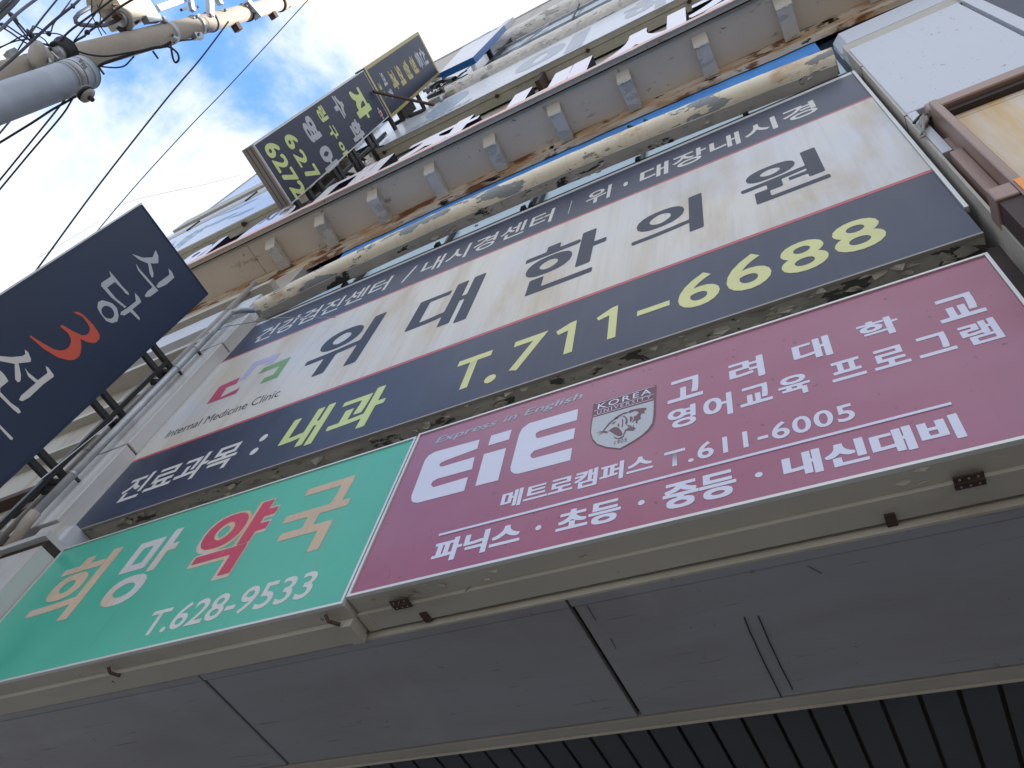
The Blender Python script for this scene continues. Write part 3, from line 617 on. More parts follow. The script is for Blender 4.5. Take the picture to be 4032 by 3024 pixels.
# hinges and clips under the sign boxes
def hinge(px, py, par_z, y, rot=0, wd=.036, nm='hinge', par=None):
    p = at((px, py), z=par_z)
    h = MB().box(p.x - wd, p.x + wd, p.y - .022, p.y - .002, par_z - .006, par_z - .001).box(p.x - wd, p.x + wd, p.y + .002, p.y + .022, par_z - .006, par_z - .001)
    o = h.build(nm, M_rustb, par)
    MB().tube([(p.x - wd, p.y, par_z - .006), (p.x + wd, p.y, par_z - .006)], .0045, 8).build('pin', M_rustb, o)
    b = MB()
    for q in (-.6, 0, .6):
        for s in (-.012, .012): b.tube([(p.x + q * wd, p.y + s, par_z - .009), (p.x + q * wd, p.y + s, par_z - .005)], .003, 6)
    b.build('screws', M_galv, o)
    return o
hinge(*H(388, 590), 3.2825, 0, par=mg); hinge(*F_(1855, 1450), 3.2825, 0, par=mg)
for px in (H(548, 680), I_(1350, 50)):
    p = at(px, z=3.28); boxo('clip', M_rustb, p.x - .014, p.x + .014, p.y - .022, p.y + .022, 3.276, 3.2825, mg)
for px in (G(745, 1035), G(2165, 700)):
    p = at(px, z=3.25)
    o = MB().tube([(p.x - .03, p.y - .02, 3.262), (p.x - .02, p.y - .005, 3.245), (p.x + .015, p.y + .02, 3.243)], .007, 8).build('latch', M_rustb, gs)
flakes('paint_flakes', M_cream, mg, 22, lambda: random.choice((-1.45, -1.25, -.9, .1, -1.6)) + random.uniform(-.08, .08), lambda: random.uniform(.01, .06), lambda: 3.2965, .004, .018, .3)

# ------------------------------------------------------------------ pilaster left of the clinic sign
pil = thing('pilaster', 'pale metal clad pilaster with dark joints, left edge of the clinic sign', 'pilaster', (-4.5, 0, 4.4))
zj = [4.40, 5.125, 6.435, 6.93]
for i in range(3):
    MB().box(-4.72, -4.272, -.104, .14, zj[i] + .008, zj[i + 1] - .008).build('cladding_panel', M_pil, pil, bevel=.004)
boxo('joint', M_brownd, -4.70, -4.29, -.085, .13, 4.42, 6.9, pil)
pil2 = thing('pilaster', 'pale metal clad pilaster with stepped cap, left edge of the green pharmacy sign', 'pilaster', (-4.5, 0, 3.3))
boxo('cladding_panel', M_pil, -4.60, -4.143, -.108, .14, 3.1, 4.155, pil2)
boxo('cap', M_pil, -4.62, -4.135, -.135, .14, 4.205, 4.245, pil2)
boxo('cap_gap', M_brownd, -4.6, -4.14, -.10, .13, 4.156, 4.204, pil2)
boxo('cap_block', M_pil, -4.40, -4.20, -.09, .14, 4.246, 4.385, pil2)
boxo('cap_block', M_wallw, -4.25, -4.135, -.05, .14, 4.246, 4.38, pil2)

# left: old wall, pipes
ow = thing('old_side_wall', 'stained old wall with ledges seen behind the galvanised pipes left of the clinic sign', 'wall', (-6.2, .3, 3))
boxo('wall', M_wall, -8.2, -4.73, .13, .4, 2.6, 8.9, ow)
for (z, h, m, yy) in ((7.05, .07, M_cream, -.02), (7.55, .35, M_usign, .02), (6.5, .05, M_beige, .05), (5.95, .04, M_olive, .06), (5.3, .06, M_rustb, .04), (4.75, .08, M_beige, .02), (4.4, .05, M_rustb, -.02), (8.1, .10, M_cream, .0)):
    boxo('ledge', m, -8.0, -4.80, yy, .13, z, z + h, ow)
for k in range(14):
    z = random.uniform(4.3, 5.3); x = random.uniform(-5.8, -4.9)
    MB().beam((x, .05, z), (x + random.uniform(.1, .3), .03, z + random.uniform(-.03, .05)), .03, .05).build('batten', random.choice((M_rustb, M_brownd, M_wall)), ow)
def vpipe(name, label, x, y, r, z0, z1, m, extra=None):
    t = thing(name, label, 'pipe', (x, y, z0))
    MB().tube([(x, y, z0), (x, y, z1)], r, 20).build('pipe', m, t, True)
    for z in (z0 + .35, z0 + 1.6, z1 - .6):
        MB().tube([(x, y, z - .012), (x, y, z + .012)], r * 1.12, 20).build('pipe_clamp', m, t, True)
        boxo('bracket', M_black, x - .008, x + .008, y, .13, z - .008, z + .008, t)
    return t
vp = vpipe('drain_pipe', 'shiny galvanised downpipe beside the pilaster, nearest the clinic sign', -4.45, -.165, .026, 4.46, 6.95, M_galv)
MB().tube([(-4.45, -.165, 6.95), (-4.455, -.13, 7.05), (-4.47, .0, 7.3), (-4.49, .14, 7.6), (-4.50, .20, 7.8), (-4.5, .21, 8.6)], .026, 16).build('upper_bend', M_galv, vp, True)
MB().tube([(-4.45, -.165, 4.46), (-4.455, -.16, 4.38), (-4.50, -.12, 4.28), (-4.6, -.08, 4.2), (-4.8, -.06, 4.12)], .034, 16).build('elbow', M_wall, vp, True)
vpipe('drain_pipe', 'second galvanised pipe, further left, behind the bracket arms of the navy sign', -5.1, .0, .034, 3.9, 8.3, M_boxg)
t = MB().tube([at(p, y=-.14) for p in (ZN(2240, 590 + 230), ZN(1500, 830), ZN(820, 940), ZN(640, 1030), ZN(580, 1050))], .0035, 5).build('grey_wire', M_galv); tag(t, 'thin grey wire tied round the galvanised pipe, running right to the peeling rail', 'wire')
b = MB()
for k in range(9):
    p = at(ZN(620 + random.uniform(-12, 12), 1045 + random.uniform(-12, 12)), y=-.19); q = p + Vector((random.uniform(-.05, .05), -.01, random.uniform(-.06, .06))); b.tube([p, (p + q) / 2 + Vector((.01, -.01, .01)), q], .003, 4)
t = b.build('wire_knot', M_galv); tag(t, 'loose knot of thin wire wrapped round the galvanised pipe', 'wire')
t = MB().tube([at(p, x=-4.60) for p in (ZLL(490, 980), ZLL(900, 640), ZLL(1420, 220), ZLL(1500, 150))], .004, 5).build('grey_wire', M_galv); tag(t, 'thin grey wire slanting past the black bracket arms of the navy sign', 'wire')

# ------------------------------------------------------------------ blade signs
def blade(name, label, x, y0, y1, z0, z1, th, face, case, trim=M_frame, tw=.014):
    t = thing(name, label, 'projecting sign', (x - th / 2, y1, z0))
    boxo('sign_case', case, x - th, x - .004, y0, y1, z0, z1, t)
    boxo('sign_face', face, x - .0035, x, y0 + tw, y1 - tw, z0 + tw, z1 - tw, t)
    for (a, b, c, d) in ((y0, y1, z0 - .002, z0 + tw - .001), (y0, y1, z1 - tw + .001, z1 + .002), (y0 - .002, y0 + tw - .001, z0 + tw, z1 - tw), (y1 - tw + .001, y1 + .002, z0 + tw, z1 - tw)):
        boxo('trim', trim, x - .02, x + .004, a, b, c, d, t)
    return t
XL = -4.8
bl = blade('restaurant_sign', 'large navy projecting sign with brushed syllables and an orange red 3, at the left edge', XL, -1.232, -.322, 3.6, 7.265, .16, M_navyb, M_navyb, M_navyb)
PL = ('x', XL)
boxo('bright_edge', M_frame, XL - .02, XL + .006, -1.246, -1.235, 3.6, 7.27, bl)
BR = [[(1365, 0), (1480, 40), (1580, 35), (1612, -40), (1640, 20), (1640, 95), (1600, 100), (1560, 97), (1590, 200), (1588, 235), (1575, 248), (1550, 200), (1533, 100), (1440, 60)],
      [(1745, 150), (1780, 185), (1805, 245), (1720, 320), (1640, 355), (1620, 335), (1640, 300), (1755, 215)],
      [(1405, 98), (1450, 165), (1510, 230), (1640, 380), (1560, 440), (1510, 450), (1498, 430), (1530, 385), (1580, 345), (1480, 230), (1430, 170)],
      [(1130, 175), (1180, 230), (1270, 340), (1330, 400), (1337, 428), (1300, 410), (1270, 370), (1190, 290), (1108, 350), (1200, 460), (1310, 550), (1290, 560), (1150, 450), (1045, 330), (1050, 300), (1148, 235)],
      [(1395, 400), (1440, 450), (1463, 500), (1370, 575), (1445, 660), (1447, 690), (1400, 650), (1350, 600), (1290, 638), (1245, 630), (1255, 600), (1320, 560), (1408, 490)],
      [(1060, 480), (1130, 500), (1165, 515), (1210, 560), (1228, 640), (1215, 700), (1160, 718), (1100, 695), (1040, 620), (1008, 560), (1015, 500)]]
poly2('brush_lettering', [[ZL(*p) for p in q] for q in BR], M_shield, bl, PL, .002)
poly2('letter_counter', [[ZL(1115 + 66 * math.cos(t) + 6 * math.sin(t), 605 + 12 * math.cos(t) + 66 * math.sin(t)) for t in [2 * math.pi * k / 20 for k in range(20)]]], M_navyb, bl, PL, .0035)
poly2('numeral', [[ZL(*p) for p in ((765, 600), (810, 603), (860, 630), (960, 730), (1010, 800), (1032, 840), (1030, 880), (1000, 915), (960, 925), (900, 915), (830, 880), (838, 920), (842, 960), (835, 1020), (820, 1060), (790, 1085), (760, 1100), (710, 1103), (600, 1075), (450, 985), (305, 860), (315, 845), (450, 930), (560, 990), (610, 1002), (650, 1000), (690, 985), (720, 955), (735, 910), (730, 870), (705, 825), (625, 755), (625, 742), (650, 738), (750, 800), (850, 845), (890, 842), (915, 825), (930, 795), (925, 755), (905, 720), (850, 650), (768, 612))]], M_orange, bl, PL, .002)
BR2 = [[(-150, 1040), (0, 1060), (120, 1070), (230, 1060), (260, 1040), (255, 990), (290, 1020), (320, 1090), (315, 1120), (190, 1135), (215, 1250), (213, 1300), (205, 1325), (180, 1330), (155, 1300), (150, 1140), (0, 1112), (-150, 1080)],
       [(255, 1180), (290, 1230), (390, 1310), (490, 1235), (470, 1160), (500, 1180), (555, 1255), (553, 1275), (450, 1350), (300, 1490), (230, 1527), (195, 1515), (215, 1470), (370, 1338), (290, 1270)],
       [(-60, 1170), (0, 1210), (50, 1260), (85, 1320), (0, 1390), (0, 1430), (110, 1545), (190, 1600), (215, 1640), (190, 1657), (130, 1610), (0, 1480), (-200, 1300)]]
poly2('brush_lettering', [[ZL(*p) for p in q] for q in BR2], M_offw, bl, PL, .002)
poly2('brush_lettering', [[ZLL(*p) for p in ((-300, 60), (0, 245), (165, 410), (165, 425), (150, 437), (130, 430), (0, 290), (-300, 110))]], M_offw, bl, PL, .002)
# black bracket frame of the navy sign
br = thing('sign_bracket', 'black steel bracket frame holding the navy projecting sign to the wall', 'bracket', (XL, -.2, 5), 'brackets holding the projecting signs')
for z in (6.405, 6.27, 5.73, 5.61, 5.035, 4.94, 4.3): boxo('arm', M_black, XL - .06, XL - .025, -.319, .13, z - .022, z + .022, br)
boxo('post', M_black, XL - .065, XL - .022, -.165, -.13, 4.0, 6.42, br)
for z, l in ((6.30, .5), (5.62, .55), (4.93, .75), (6.16, .35), (4.86, .6)): MB().beam((XL - .05, -.11, z), (XL - .05 + l, .05, z + .04), .03, .05).build('brace', M_black, br)

X5 = -5.5
def sxp(v): return v
z2b, z2t = 10.37, 14.43
b1 = blade('academy_blade_sign', 'dark projecting sign with yellow phone digits and academy subjects, lower of the two stacked ones', X5, -1.077, -.262, z2b, z2t, .19, M_navyc, M_boxg)
for yy in (-.9 + .0,): pass
for dx in (.062, .125): boxo('groove', M_brownd, X5 - dx - .006, X5 - dx, -1.07, -.27, z2b - .004, z2b + .01, b1)
PB = ('x', X5)
def bt(text, m, bl_, br_, tl_, f=Z2, par=b1, w_=.03, **k): return text_on('lettering', text, m, par, PB, f(*bl_), f(*br_), f(*tl_), weight=w_, d=.003, **k)
bt('6272', M_lime, (352, 868), (700, 1425), (470, 782), w_=.03, space=1.05)
bt('6', M_lime, (560, 770), (650, 905), (655, 700)); bt('2', M_lime, (665, 945), (758, 1082), (745, 870)); bt('7', M_lime, (772, 1122), (850, 1238), (890, 1045))
bt('영', M_shield, (728, 600), (885, 820), (822, 505), w_=.05); bt('어', M_shield, (895, 925), (1045, 1128), (1010, 805), w_=.05)
bt('링', M_lime, (890, 475), (985, 612), (950, 412), w_=.04); bt('구', M_lime, (1015, 668), (1110, 792), (1065, 612), w_=.04); bt('아', M_lime, (1120, 838), (1212, 985), (1165, 795), w_=.04)
bt('수', M_shield, (1035, 360), (1175, 590), (1110, 290), w_=.045); bt('학', M_shield, (1215, 650), (1330, 850), (1305, 545), w_=.05)
bt('자', M_lime, (1215, 320), (1400, 610), (1340, 212), w_=.06)
bt('+', M_offw, (1532, 470), (1590, 590), (1552, 448), w_=.09); text_on('lettering', '+', M_crim, b1, PB, Z2(1542, 485), Z2(1585, 575), Z2(1556, 468), weight=.04, d=.006)
z3b, z3t = 14.50, 17.80
b2 = blade('clinic_blade_sign', 'dark projecting sign with yellow border for an orthopaedic clinic, topmost of the stacked ones', X5, -1.10, -.215, z3b, z3t, .17, M_navyc, M_frame, M_gold, .012)
for (a, b_, c, d) in ((-1.088, -1.046, z3b + .012, z3t - .012), (-.262, -.228, z3b + .012, z3t - .012), (-1.045, -.263, z3b + .012, z3b + .07), (-1.045, -.263, z3t - .07, z3t - .012)): boxo('border', M_gold, X5 - .002, X5 + .0025, a, b_, c, d, b2)
def b3(text, m, bl_, br_, tl_, f=TT, w_=.035, **k): return bt(text, m, bl_, br_, tl_, f, b2, w_, **k)
b3('신', M_shield, (1440, 290), (1750, 770), (1550, 170)); b3('통', M_shield, (1305, 375), (1585, 895), (1410, 300)); b3('정', M_gold, (1125, 535), (1400, 1060), (1235, 425), w_=.045); b3('형', M_gold, (920, 690), (1225, 1230), (1035, 560), w_=.045)
b3('외', M_gold, (680, 820), (1000, 1415), (830, 755), w_=.05); b3('과', M_gold, (470, 985), (780, 1580), (640, 890), w_=.05); b3('의', M_shield, (230, 1025), (440, 1430), (330, 970)); b3('원', M_shield, (512, 1540), (690, 1800), (600, 1450))
b3('3', M_gold, (190, 1340), (315, 1555), (250, 1285), w_=.05); b3('F', M_gold, (345, 1640), (440, 1800), (420, 1570), w_=.05)
boxo('bottom_cap', M_black, X5 - .16, X5 + .005, -1.098, -.21, 14.438, 14.497, b2)
bb = thing('sign_bracket', 'dark steel bracket arms behind the two stacked projecting signs', 'bracket', (X5, -.1, 12), 'brackets holding the projecting signs')
for z in (10.6, 11.0, 11.35, 11.9, 12.05, 12.6, 12.75, 13.4, 13.6, 14.6, 15.4, 16.3): boxo('arm', M_black, X5 - .12, X5 - .07, -.255, YW, z, z + .09, bb)
boxo('post', M_black, X5 - .12, X5 - .08, -.10, -.05, 10.5, 14.2, bb)
boxo('post', M_black, X5 - .02 - .15, X5 - .06, -.20, -.02, 15.2, 15.9, bb)
MB().beam(at(ZT(560, 990), x=X5 + .03), at(ZT(1350, 1165), y=0), .035, .05).build('tie_bar', M_rustb, bb)

# ------------------------------------------------------------------ big letters on the canopy edge
PLt = ('y', -.235)
def big(text, l, r, z1, label, lean=1, z0=9.06):
    x0, x1 = at(l, y=-.3).x, at(r, y=-.3).x
    f = lambda x, z: proj((x, -.235, z))
    o = text_on('channel_letter', text, M_lface, None, PLt, f(x0, z0), f(x1, z0), f(x0, z1), d=-.07, depth=.14, side=M_lside, weight=.05)
    return tag(o, label, 'sign letter', 'raised letters standing on the canopy edge')
big('위', ZK(100, 1080), ZK(815, 690), 10.05, 'raised white channel syllable 위, leftmost letter standing on the canopy edge')
big('대', K2(350, 960), K2(1665, 170), 10.10, 'raised white channel syllable 대, right of the oval plate on the canopy edge')
big('장', B(405, 1000), B(880, 775), 10.08, 'raised pinkish white syllable 장, just left of the middle of the canopy edge')
big('내', B(1080, 690), ZU(2100, 690), 10.13, 'raised white channel syllable 내, third from the right on the canopy edge')
big('시', ZR(600, 740), ZR(1650, 200), 10.28, 'raised white channel syllable 시, second from the right on the canopy edge')
big('경', ZR(1690, 190), C_(480, -200), 10.25, 'raised white channel syllable 경, rightmost letter, cut by the top of the picture')
ov = thing('oval_plate', 'oval white plate with thin dark writing standing between raised letters on the canopy edge', 'sign', (-5.43, -.26, 9.06))
cx, cz, rx, rz = -5.43, 9.52, .40, .47
ring = [(cx + rx * math.cos(t), cz + rz * math.sin(t)) for t in [2 * math.pi * k / 40 for k in range(40)]]
vs = [(x, -.305, z) for x, z in ring] + [(x, -.235, z) for x, z in ring]
MB().add(vs, [tuple(range(40)), tuple(range(79, 39, -1))] ).build('plate', M_lface, ov)
MB().add(vs, [(k, (k + 1) % 40, 40 + (k + 1) % 40, 40 + k) for k in range(40)]).build('plate_edge', M_lside, ov)
PO = ('y', -.305)
text_on('lettering', '시', M_dark, ov, PO, ZK(1235, 560), ZK(1500, 425), ZK(1430, 380), d=.003, weight=0)
text_on('lettering', '/용', M_dark, ov, PO, ZK(1500, 430), ZK(1850, 240), ZK(1630, 310), d=.003, weight=0)

# ------------------------------------------------------------------ upper signs and windows
us = thing('white_clinic_sign', 'long pale blue white sign with faded grey syllables and round emblem, above the canopy letters', 'shop sign', (-1.5, 0, 13.45))
boxo('sign_case', M_olive, -5.71, 3.4, .012, .075, 13.45, 15.38, us)
boxo('sign_face', M_usign, -5.71, 3.4, 0, .011, 13.45, 15.39, us)
boxo('hinged_lid', M_olive, -5.68, 3.4, .082, .215, 13.46, 13.52, us)
boxo('bottom_trim', M_boxg, -5.71, 3.4, -.008, -.0005, 13.44, 13.50, us)
PU = ('y', 0.0)
el = [at((1,1), y=0)] and [(lambda c, t: c)(0, 0)]
def ell(name, cx, cz, rx, rz, m, par, y, d): 
    vs = [(cx + rx * math.cos(t), y - d, cz + rz * math.sin(t)) for t in [2 * math.pi * k / 36 for k in range(36)]]
    return MB().add(vs, [tuple(range(36))]).build(name, m, par)
eL, eR = at(ZT(1215, 1335), y=0), at(ZT(1840, 960), y=0)
ell('emblem', (eL.x + eR.x) / 2, 14.55, abs(eR.x - eL.x) / 2 * .98, .62, M_ublue, us, 0, .003)
text_on('lettering', 'Dr.', M_usign, us, PU, proj((eL.x + .25, 0, 14.2)), proj((eR.x - .25, 0, 14.2)), proj((eL.x + .25, 0, 14.95)), d=.006, weight=.0)
text_on('lettering', '대장항문외과의원', M_ublue, us, PU, proj((eL.x - .15, 0, 13.62)), proj((eR.x + .25, 0, 13.62)), proj((eL.x - .15, 0, 13.88)), d=.004, weight=.01)
def ut(s, l, r, z0, z1, w_=.04): 
    x0, x1 = at(l, y=0).x, at(r, y=0).x; text_on('lettering', s, M_ugrey, us, PU, proj((x0, 0, z0)), proj((x1, 0, z0)), proj((x0, 0, z1)), d=.003, weight=w_)
ut('이', ZU(1040, 980), ZU(2010, 455), 13.65, 15.15, .05); ut('하', ZR(830, 210), ZR(1500, -120), 13.65, 15.15, .05)
for px in (B(1010, 620), B(1290, 690), B(280, 985), ZR(375, 650), ZR(1690, 15)):
    p = at(px, z=13.45); MB().box(p.x - .03, p.x + .03, p.y - .012, p.y + .02, 13.42, 13.455).box(p.x - .01, p.x + .01, p.y - .03, p.y + .03, 13.40, 13.43).build('latch', M_rustb, us)
p = at(ZU(1400, 930), y=.03); boxo('hanger_strap', M_rustb, p.x - .03, p.x + .04, .06, .24, 12.9, 13.45, us)
# wall facings between canopy and white sign
for (x0, x1, z0, z1) in ((-5.2, -4.2, 11.6, 12.6), (-3.6, -1.9, 11.0, 12.4), (-1.6, -.6, 11.2, 12.7), (-.3, 1.5, 11, 12.8)):
    boxo('facing_board', M_wallw, x0, x1, .205, .249, z0, z1, bld)
def rail_u(zc, x0, x1, label, r=.11):
    t = thing('peeling_rail', label, 'rail', ((x0 + x1) / 2, 0, zc))
    prof = [(.08, zc - r)] + [(r * math.cos(a_), zc + r * math.sin(a_)) for a_ in [math.radians(q) for q in range(268, 80, -20)]] + [(.08, zc + r)]
    MB().prism_x(prof, x0, x1, 90, .005).build('rounded_tube', M_peel2, t, False)
    flakes('paint_flakes', M_peel2, t, 90, lambda: random.uniform(x0, x1), lambda: -.05 + random.uniform(-.05, .05), lambda: zc - r - .01, .015, .05, .6)
    return t
rail_u(15.86, -4.86, 3.2, 'lower grey peeling rail lying on the pale blue white sign', .14)
rail_u(20.35, -4.95, 3.2, 'upper grey peeling rail below the tan parapet', .17)
uw = thing('window_band', 'upper window band of pale blue glass behind two horizontal guard bars', 'window', (-1.5, .2, 16))
for i in range(7):
    x = -6.9 + i * 1.42
    boxo('pane', M_upane, x + .03, x + 1.37, .10, .11, 15.4, 21, uw)
    boxo('mullion', M_ltblue, x - .03, x + .025, .085, .25, 15.4, 21, uw)
for z in (16.2, 16.62, 18.05, 19.3): boxo('guard_bar', M_galv, -4.42, 3, .02, .07, z, z + .05, uw)
for z, m in ((17.3, M_ltblue), (18.7, M_ltblue), (19.8, M_wallw)): boxo('sash', m, -4.3, 3, .075, .098, z, z + .35, uw)
boxo('guard_post', M_black, -4.47, -4.42, .0, .08, 15.95, 20.2, uw)
MB().beam((-4.4, .03, 16.2), (-3.3, .03, 19.4), .03, .03).build('guard_brace', M_galv, uw)
MB().tube([(-2.55, .01, 16.0), (-2.7, .01, 19.9)], .02, 6).build('guard_brace', M_black, uw)
# unseen building mass on the right, added to block the sun
rn = thing('sun_blocking_mass', 'dark edged neighbouring building beyond the white panel at the top right', 'building', (20, 8, 0))
boxo('wall', M_stone, 3.6, 40, .26, 14, 3.4, 25, rn)
boxo('wall', M_stone, -40, -14.05, .5, 14, 3.4, 17, nb2_early) if False else None
# parapet
xj = [-8.0, -6.2, -4.42, -2.2, .1, 2.4]
for i in range(len(xj) - 1): boxo('parapet_panel', M_tan, xj[i] + .012, xj[i + 1] - .012, 0, .25, 20.9, 24.75, bld)
boxo('coping', M_frame, -8.05, 2.45, -.03, .3, 24.8, 25.05, bld)
boxo('parapet_gap', M_brownd, -7.9, 2.4, .02, .24, 20.8, 24.79, bld)
boxo('side_pier', M_wallw, -5.35, -5.1, -.12, .2, 20.9, 24.3, bld)
# blue trimmed sign
us2 = thing('blue_edged_sign', 'slanting white sign with bright blue edge high under the roof', 'shop sign', (-4.9, -.3, 16.9))
q = [at(ZU(*p), y=-.32) for p in ((95, 950), (535, 738), (940, 322), (410, 610))]
fr = [Vector((v.x, -.32, v.z)) for v in q]; bk = [Vector((v.x, -.26, v.z)) for v in q]
MB().add(fr + bk, [(0, 1, 2, 3), (7, 6, 5, 4)]).build('sign_face', M_usign, us2)
fr2 = [Vector((v.x, -.318, v.z)) for v in q]; bk2 = [Vector((v.x, -.20, v.z)) for v in q]
MB().add(fr2 + bk2, [(k, (k + 1) % 4, 4 + (k + 1) % 4, 4 + k) for k in range(4)]).build('blue_edge', M_blue, us2)
boxo('strut', M_frame, -4.42, -4.36, -.2, .2, 16.4, 16.5, us2); boxo('strut', M_black, -4.6, -4.5, -.2, .24, 18.4, 18.5, us2)
for k, (u, v, u2, v2) in enumerate(((600, 500, 650, 480), (700, 650, 780, 610))):
    poly2('faded_line', [[ZU(500 + k * 80, 540 - k * 30), ZU(760 + k * 60, 400 - k * 30), ZU(765 + k * 60, 410 - k * 30), ZU(505 + k * 80, 552 - k * 30)]], M_ugrey, us2, ('y', -.32), .004)
# clutter beside the blades
cl2 = thing('cable_clutter', 'tangle of brackets, foil pipes and cables right of the stacked projecting signs', 'cables', (-5.2, 0, 15.9))
for k in range(26):
    a = at(ZT(random.uniform(1230, 1560), random.uniform(840, 1100)), y=.0 + random.uniform(-.08, .1)); b_ = a + Vector((random.uniform(-.1, .35), random.uniform(-.05, .1), random.uniform(-.5, .5)))
    MB().tube([a, (a + b_) / 2 + Vector((random.uniform(-.08, .08), -.03, random.uniform(-.1, .1))), b_], random.choice((.012, .02, .035)), 7).build('cable', random.choice((M_cable, M_galv, M_rustb, M_gcable)), cl2, True)
for (u, v, u2, v2) in ((1230, 970, 1400, 920), (1280, 1060, 1440, 990), (1460, 850, 1610, 820), (1050, 1300, 1210, 1235), (820, 1420, 960, 1340)):
    MB().beam(at(ZT(u, v), y=-.02), at(ZT(u2, v2), y=-.02), .06, .12).build('bracket', M_black, cl2)
for (u, v) in ((1440, 1080), (1610, 900)):
    p = at(ZT(u, v), y=.0); boxo('gutter_stub', M_olive, p.x - .25, p.x + .3, -.06, .08, p.z - .1, p.z + .12, cl2)
cl3 = thing('meter_clutter', 'dark fittings and wires on the wall behind the lower stacked projecting sign', 'cables', (-5.3, 0, 10.6))
for k in range(22):
    a = at(K2(random.uniform(820, 1250), random.uniform(230, 640)), y=.05 + random.uniform(-.1, .1)); b_ = a + Vector((random.uniform(-.3, .4), random.uniform(-.05, .1), random.uniform(-.25, .25)))
    MB().tube([a, (a + b_) / 2 + Vector((0, -.03, random.uniform(-.06, .06))), b_], random.choice((.012, .018, .03)), 7).build('fitting', random.choice((M_cable, M_rustb, M_gcable, M_brownd, M_frame)), cl3, True)
boxo('fitting_board', M_brownd, -5.15, -4.6, .1, .24, 10.4, 12.4, cl3)

# ------------------------------------------------------------------ neighbour building far left
nb2 = thing('neighbour_building', 'neighbouring building with a faded banner sign and stepped grey eaves, behind the projecting signs', 'building', (-9.7, 5, 0))
boxo('wall', M_olive, -14, -7.10, .26, 5, 9.0, 16.3, nb2)
boxo('wall', M_olive, -14, -7.10, .45, 5, 3, 8.99, nb2)
boxo('eave_band', M_olive, -14, -6.9, -.005, .25, 15.25, 15.62, nb2)
boxo('eave_band', M_usign, -14, -6.9, .03, .25, 15.63, 16.3, nb2)
boxo('eave_band', M_olive, -12.25, -6.9, -.02, .25, 16.35, 16.95, nb2)
boxo('window_wall', M_upane, -11.9, -6.9, .05, 3, 16.96, 19.9, nb2)
boxo('roof_edge', M_olive, -11.98, -11.9, .03, 3.2, 16.96, 20.2, nb2)
boxo('roof_edge', M_tan, -11.9, -6.9, .03, 3.2, 19.91, 20.2, nb2)
for x in (-11.0, -9.4, -7.8): boxo('gutter_bracket', M_brownd, x, x + .04, -.03, .0, 15.2, 15.7, nb2)
bn = thing('banner_sign', 'faded pale blue banner sign on the far left neighbouring building', 'shop sign', (-10, .1, 13.15))
boxo('sign_case', M_olive, -13.5, -6.95, .01, .08, 13.12, 15.2, bn)
boxo('sign_face', M_usign, -13.5, -6.95, -.004, .0095, 13.15, 15.18, bn)
boxo('hinged_lid', M_olive, -13.5, -6.95, .086, .20, 13.13, 13.2, bn)
for (a, b_) in (((1350, 60), (600, 400)), ((1250, 230), (780, 430)), ((1000, 300), (300, 620))):
    poly2('faded_print', [[ZK(*a), ZK((a[0] * 2 + b_[0]) / 3, (a[1] * 2 + b_[1]) / 3 - 14), ZK(*b_), ZK((a[0] + b_[0]) / 2, (a[1] + b_[1]) / 2 + 20)]], M_ublue, bn, ('y', -.004), .004)
text_on('lettering', '영어 수학', M_ublue, bn, ('y', -.004), proj((-12.6, 0, 13.5)), proj((-9.9, 0, 13.5)), proj((-12.6, 0, 14.6)), d=.004, weight=.01)
p = at(ZK(1075, 490), z=13.12); MB().box(p.x - .05, p.x + .05, p.y - .01, p.y + .02, 13.09, 13.13).box(p.x - .02, p.x + .02, p.y - .04, p.y + .04, 13.06, 13.10).build('latch', M_rustb, bn)

# ------------------------------------------------------------------ right: white cladding, tube lamp, brown frame
rp = thing('white_cladding_panel', 'large smooth pale blue white metal panel at the upper right beside the clinic sign', 'wall panel', (.95, 0, 5.3))
boxo('panel', M_wallw, .612, 1.245, -.06, .0, 5.66, 7.175, rp, bevel=.004)
boxo('side_return', M_beige, .60, .611, -.055, .2, 3.9, 7.17, rp)
boxo('panel', M_wallw, .612, .651, -.06, .0, 5.05, 5.65, rp)
for z in (6.72, 5.645): boxo('joint', M_brownd, .5985, .6125, -.0575, .19, z - .004, z + .004, rp)
boxo('top_trim', M_beige, .60, 1.30, -.05, .05, 7.18, 7.36, rp)
boxo('shadow_gap', M_brownd, .60, 1.30, -.045, .04, 7.176, 7.18, rp)
boxo('corner_trim', M_wallw, 1.25, 1.262, -.035, .0, 5.0, 7.4, rp)
boxo('corner_trim', M_wallw, 1.264, 1.325, -.065, .0, 5.0, 7.4, rp)
boxo('sill', M_wallw, .60, 1.6, -.02, .12, 7.45, 7.9, rp, bevel=.05)
dk = boxo('dark_side_glazing', M_navyc, 1.33, 3.5, -.03, .2, 4.5, 9, None); tag(dk, 'dark glazing beyond the white panel in the top right corner', 'window')
bf = thing('stone_cladding', 'beige stone cladding with brown aluminium frame, stained, at the right edge', 'wall', (1.2, 0, 3.9))
boxo('top_frame', M_brown, .668, 2.2, -.115, -.061, 5.445, 5.535, bf, bevel=.006)
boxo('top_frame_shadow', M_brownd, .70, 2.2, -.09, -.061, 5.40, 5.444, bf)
boxo('post', M_brown, .672, .705, -.152, .06, 2.4, 5.44, bf, bevel=.004)
boxo('post_rib', M_brown, .625, .671, -.085, .03, 2.4, 4.98, bf, bevel=.004)
boxo('post_face', M_brown, .655, .6715, -.056, .12, 4.985, 5.2, bf)
zs = [2.4, 3.45, 4.55, 5.35, 5.55]
for i in range(4):
    for (xa, xb) in ((.722, 1.33), (1.336, 2.1)): boxo('stone_slab', M_stone, xa, xb, -.06 - .0, -.02, zs[i] + .0022, zs[i + 1] - .0022, bf)
boxo('backing', M_brownd, .707, 2.1, -.019, .0, 2.4, 5.6, bf)
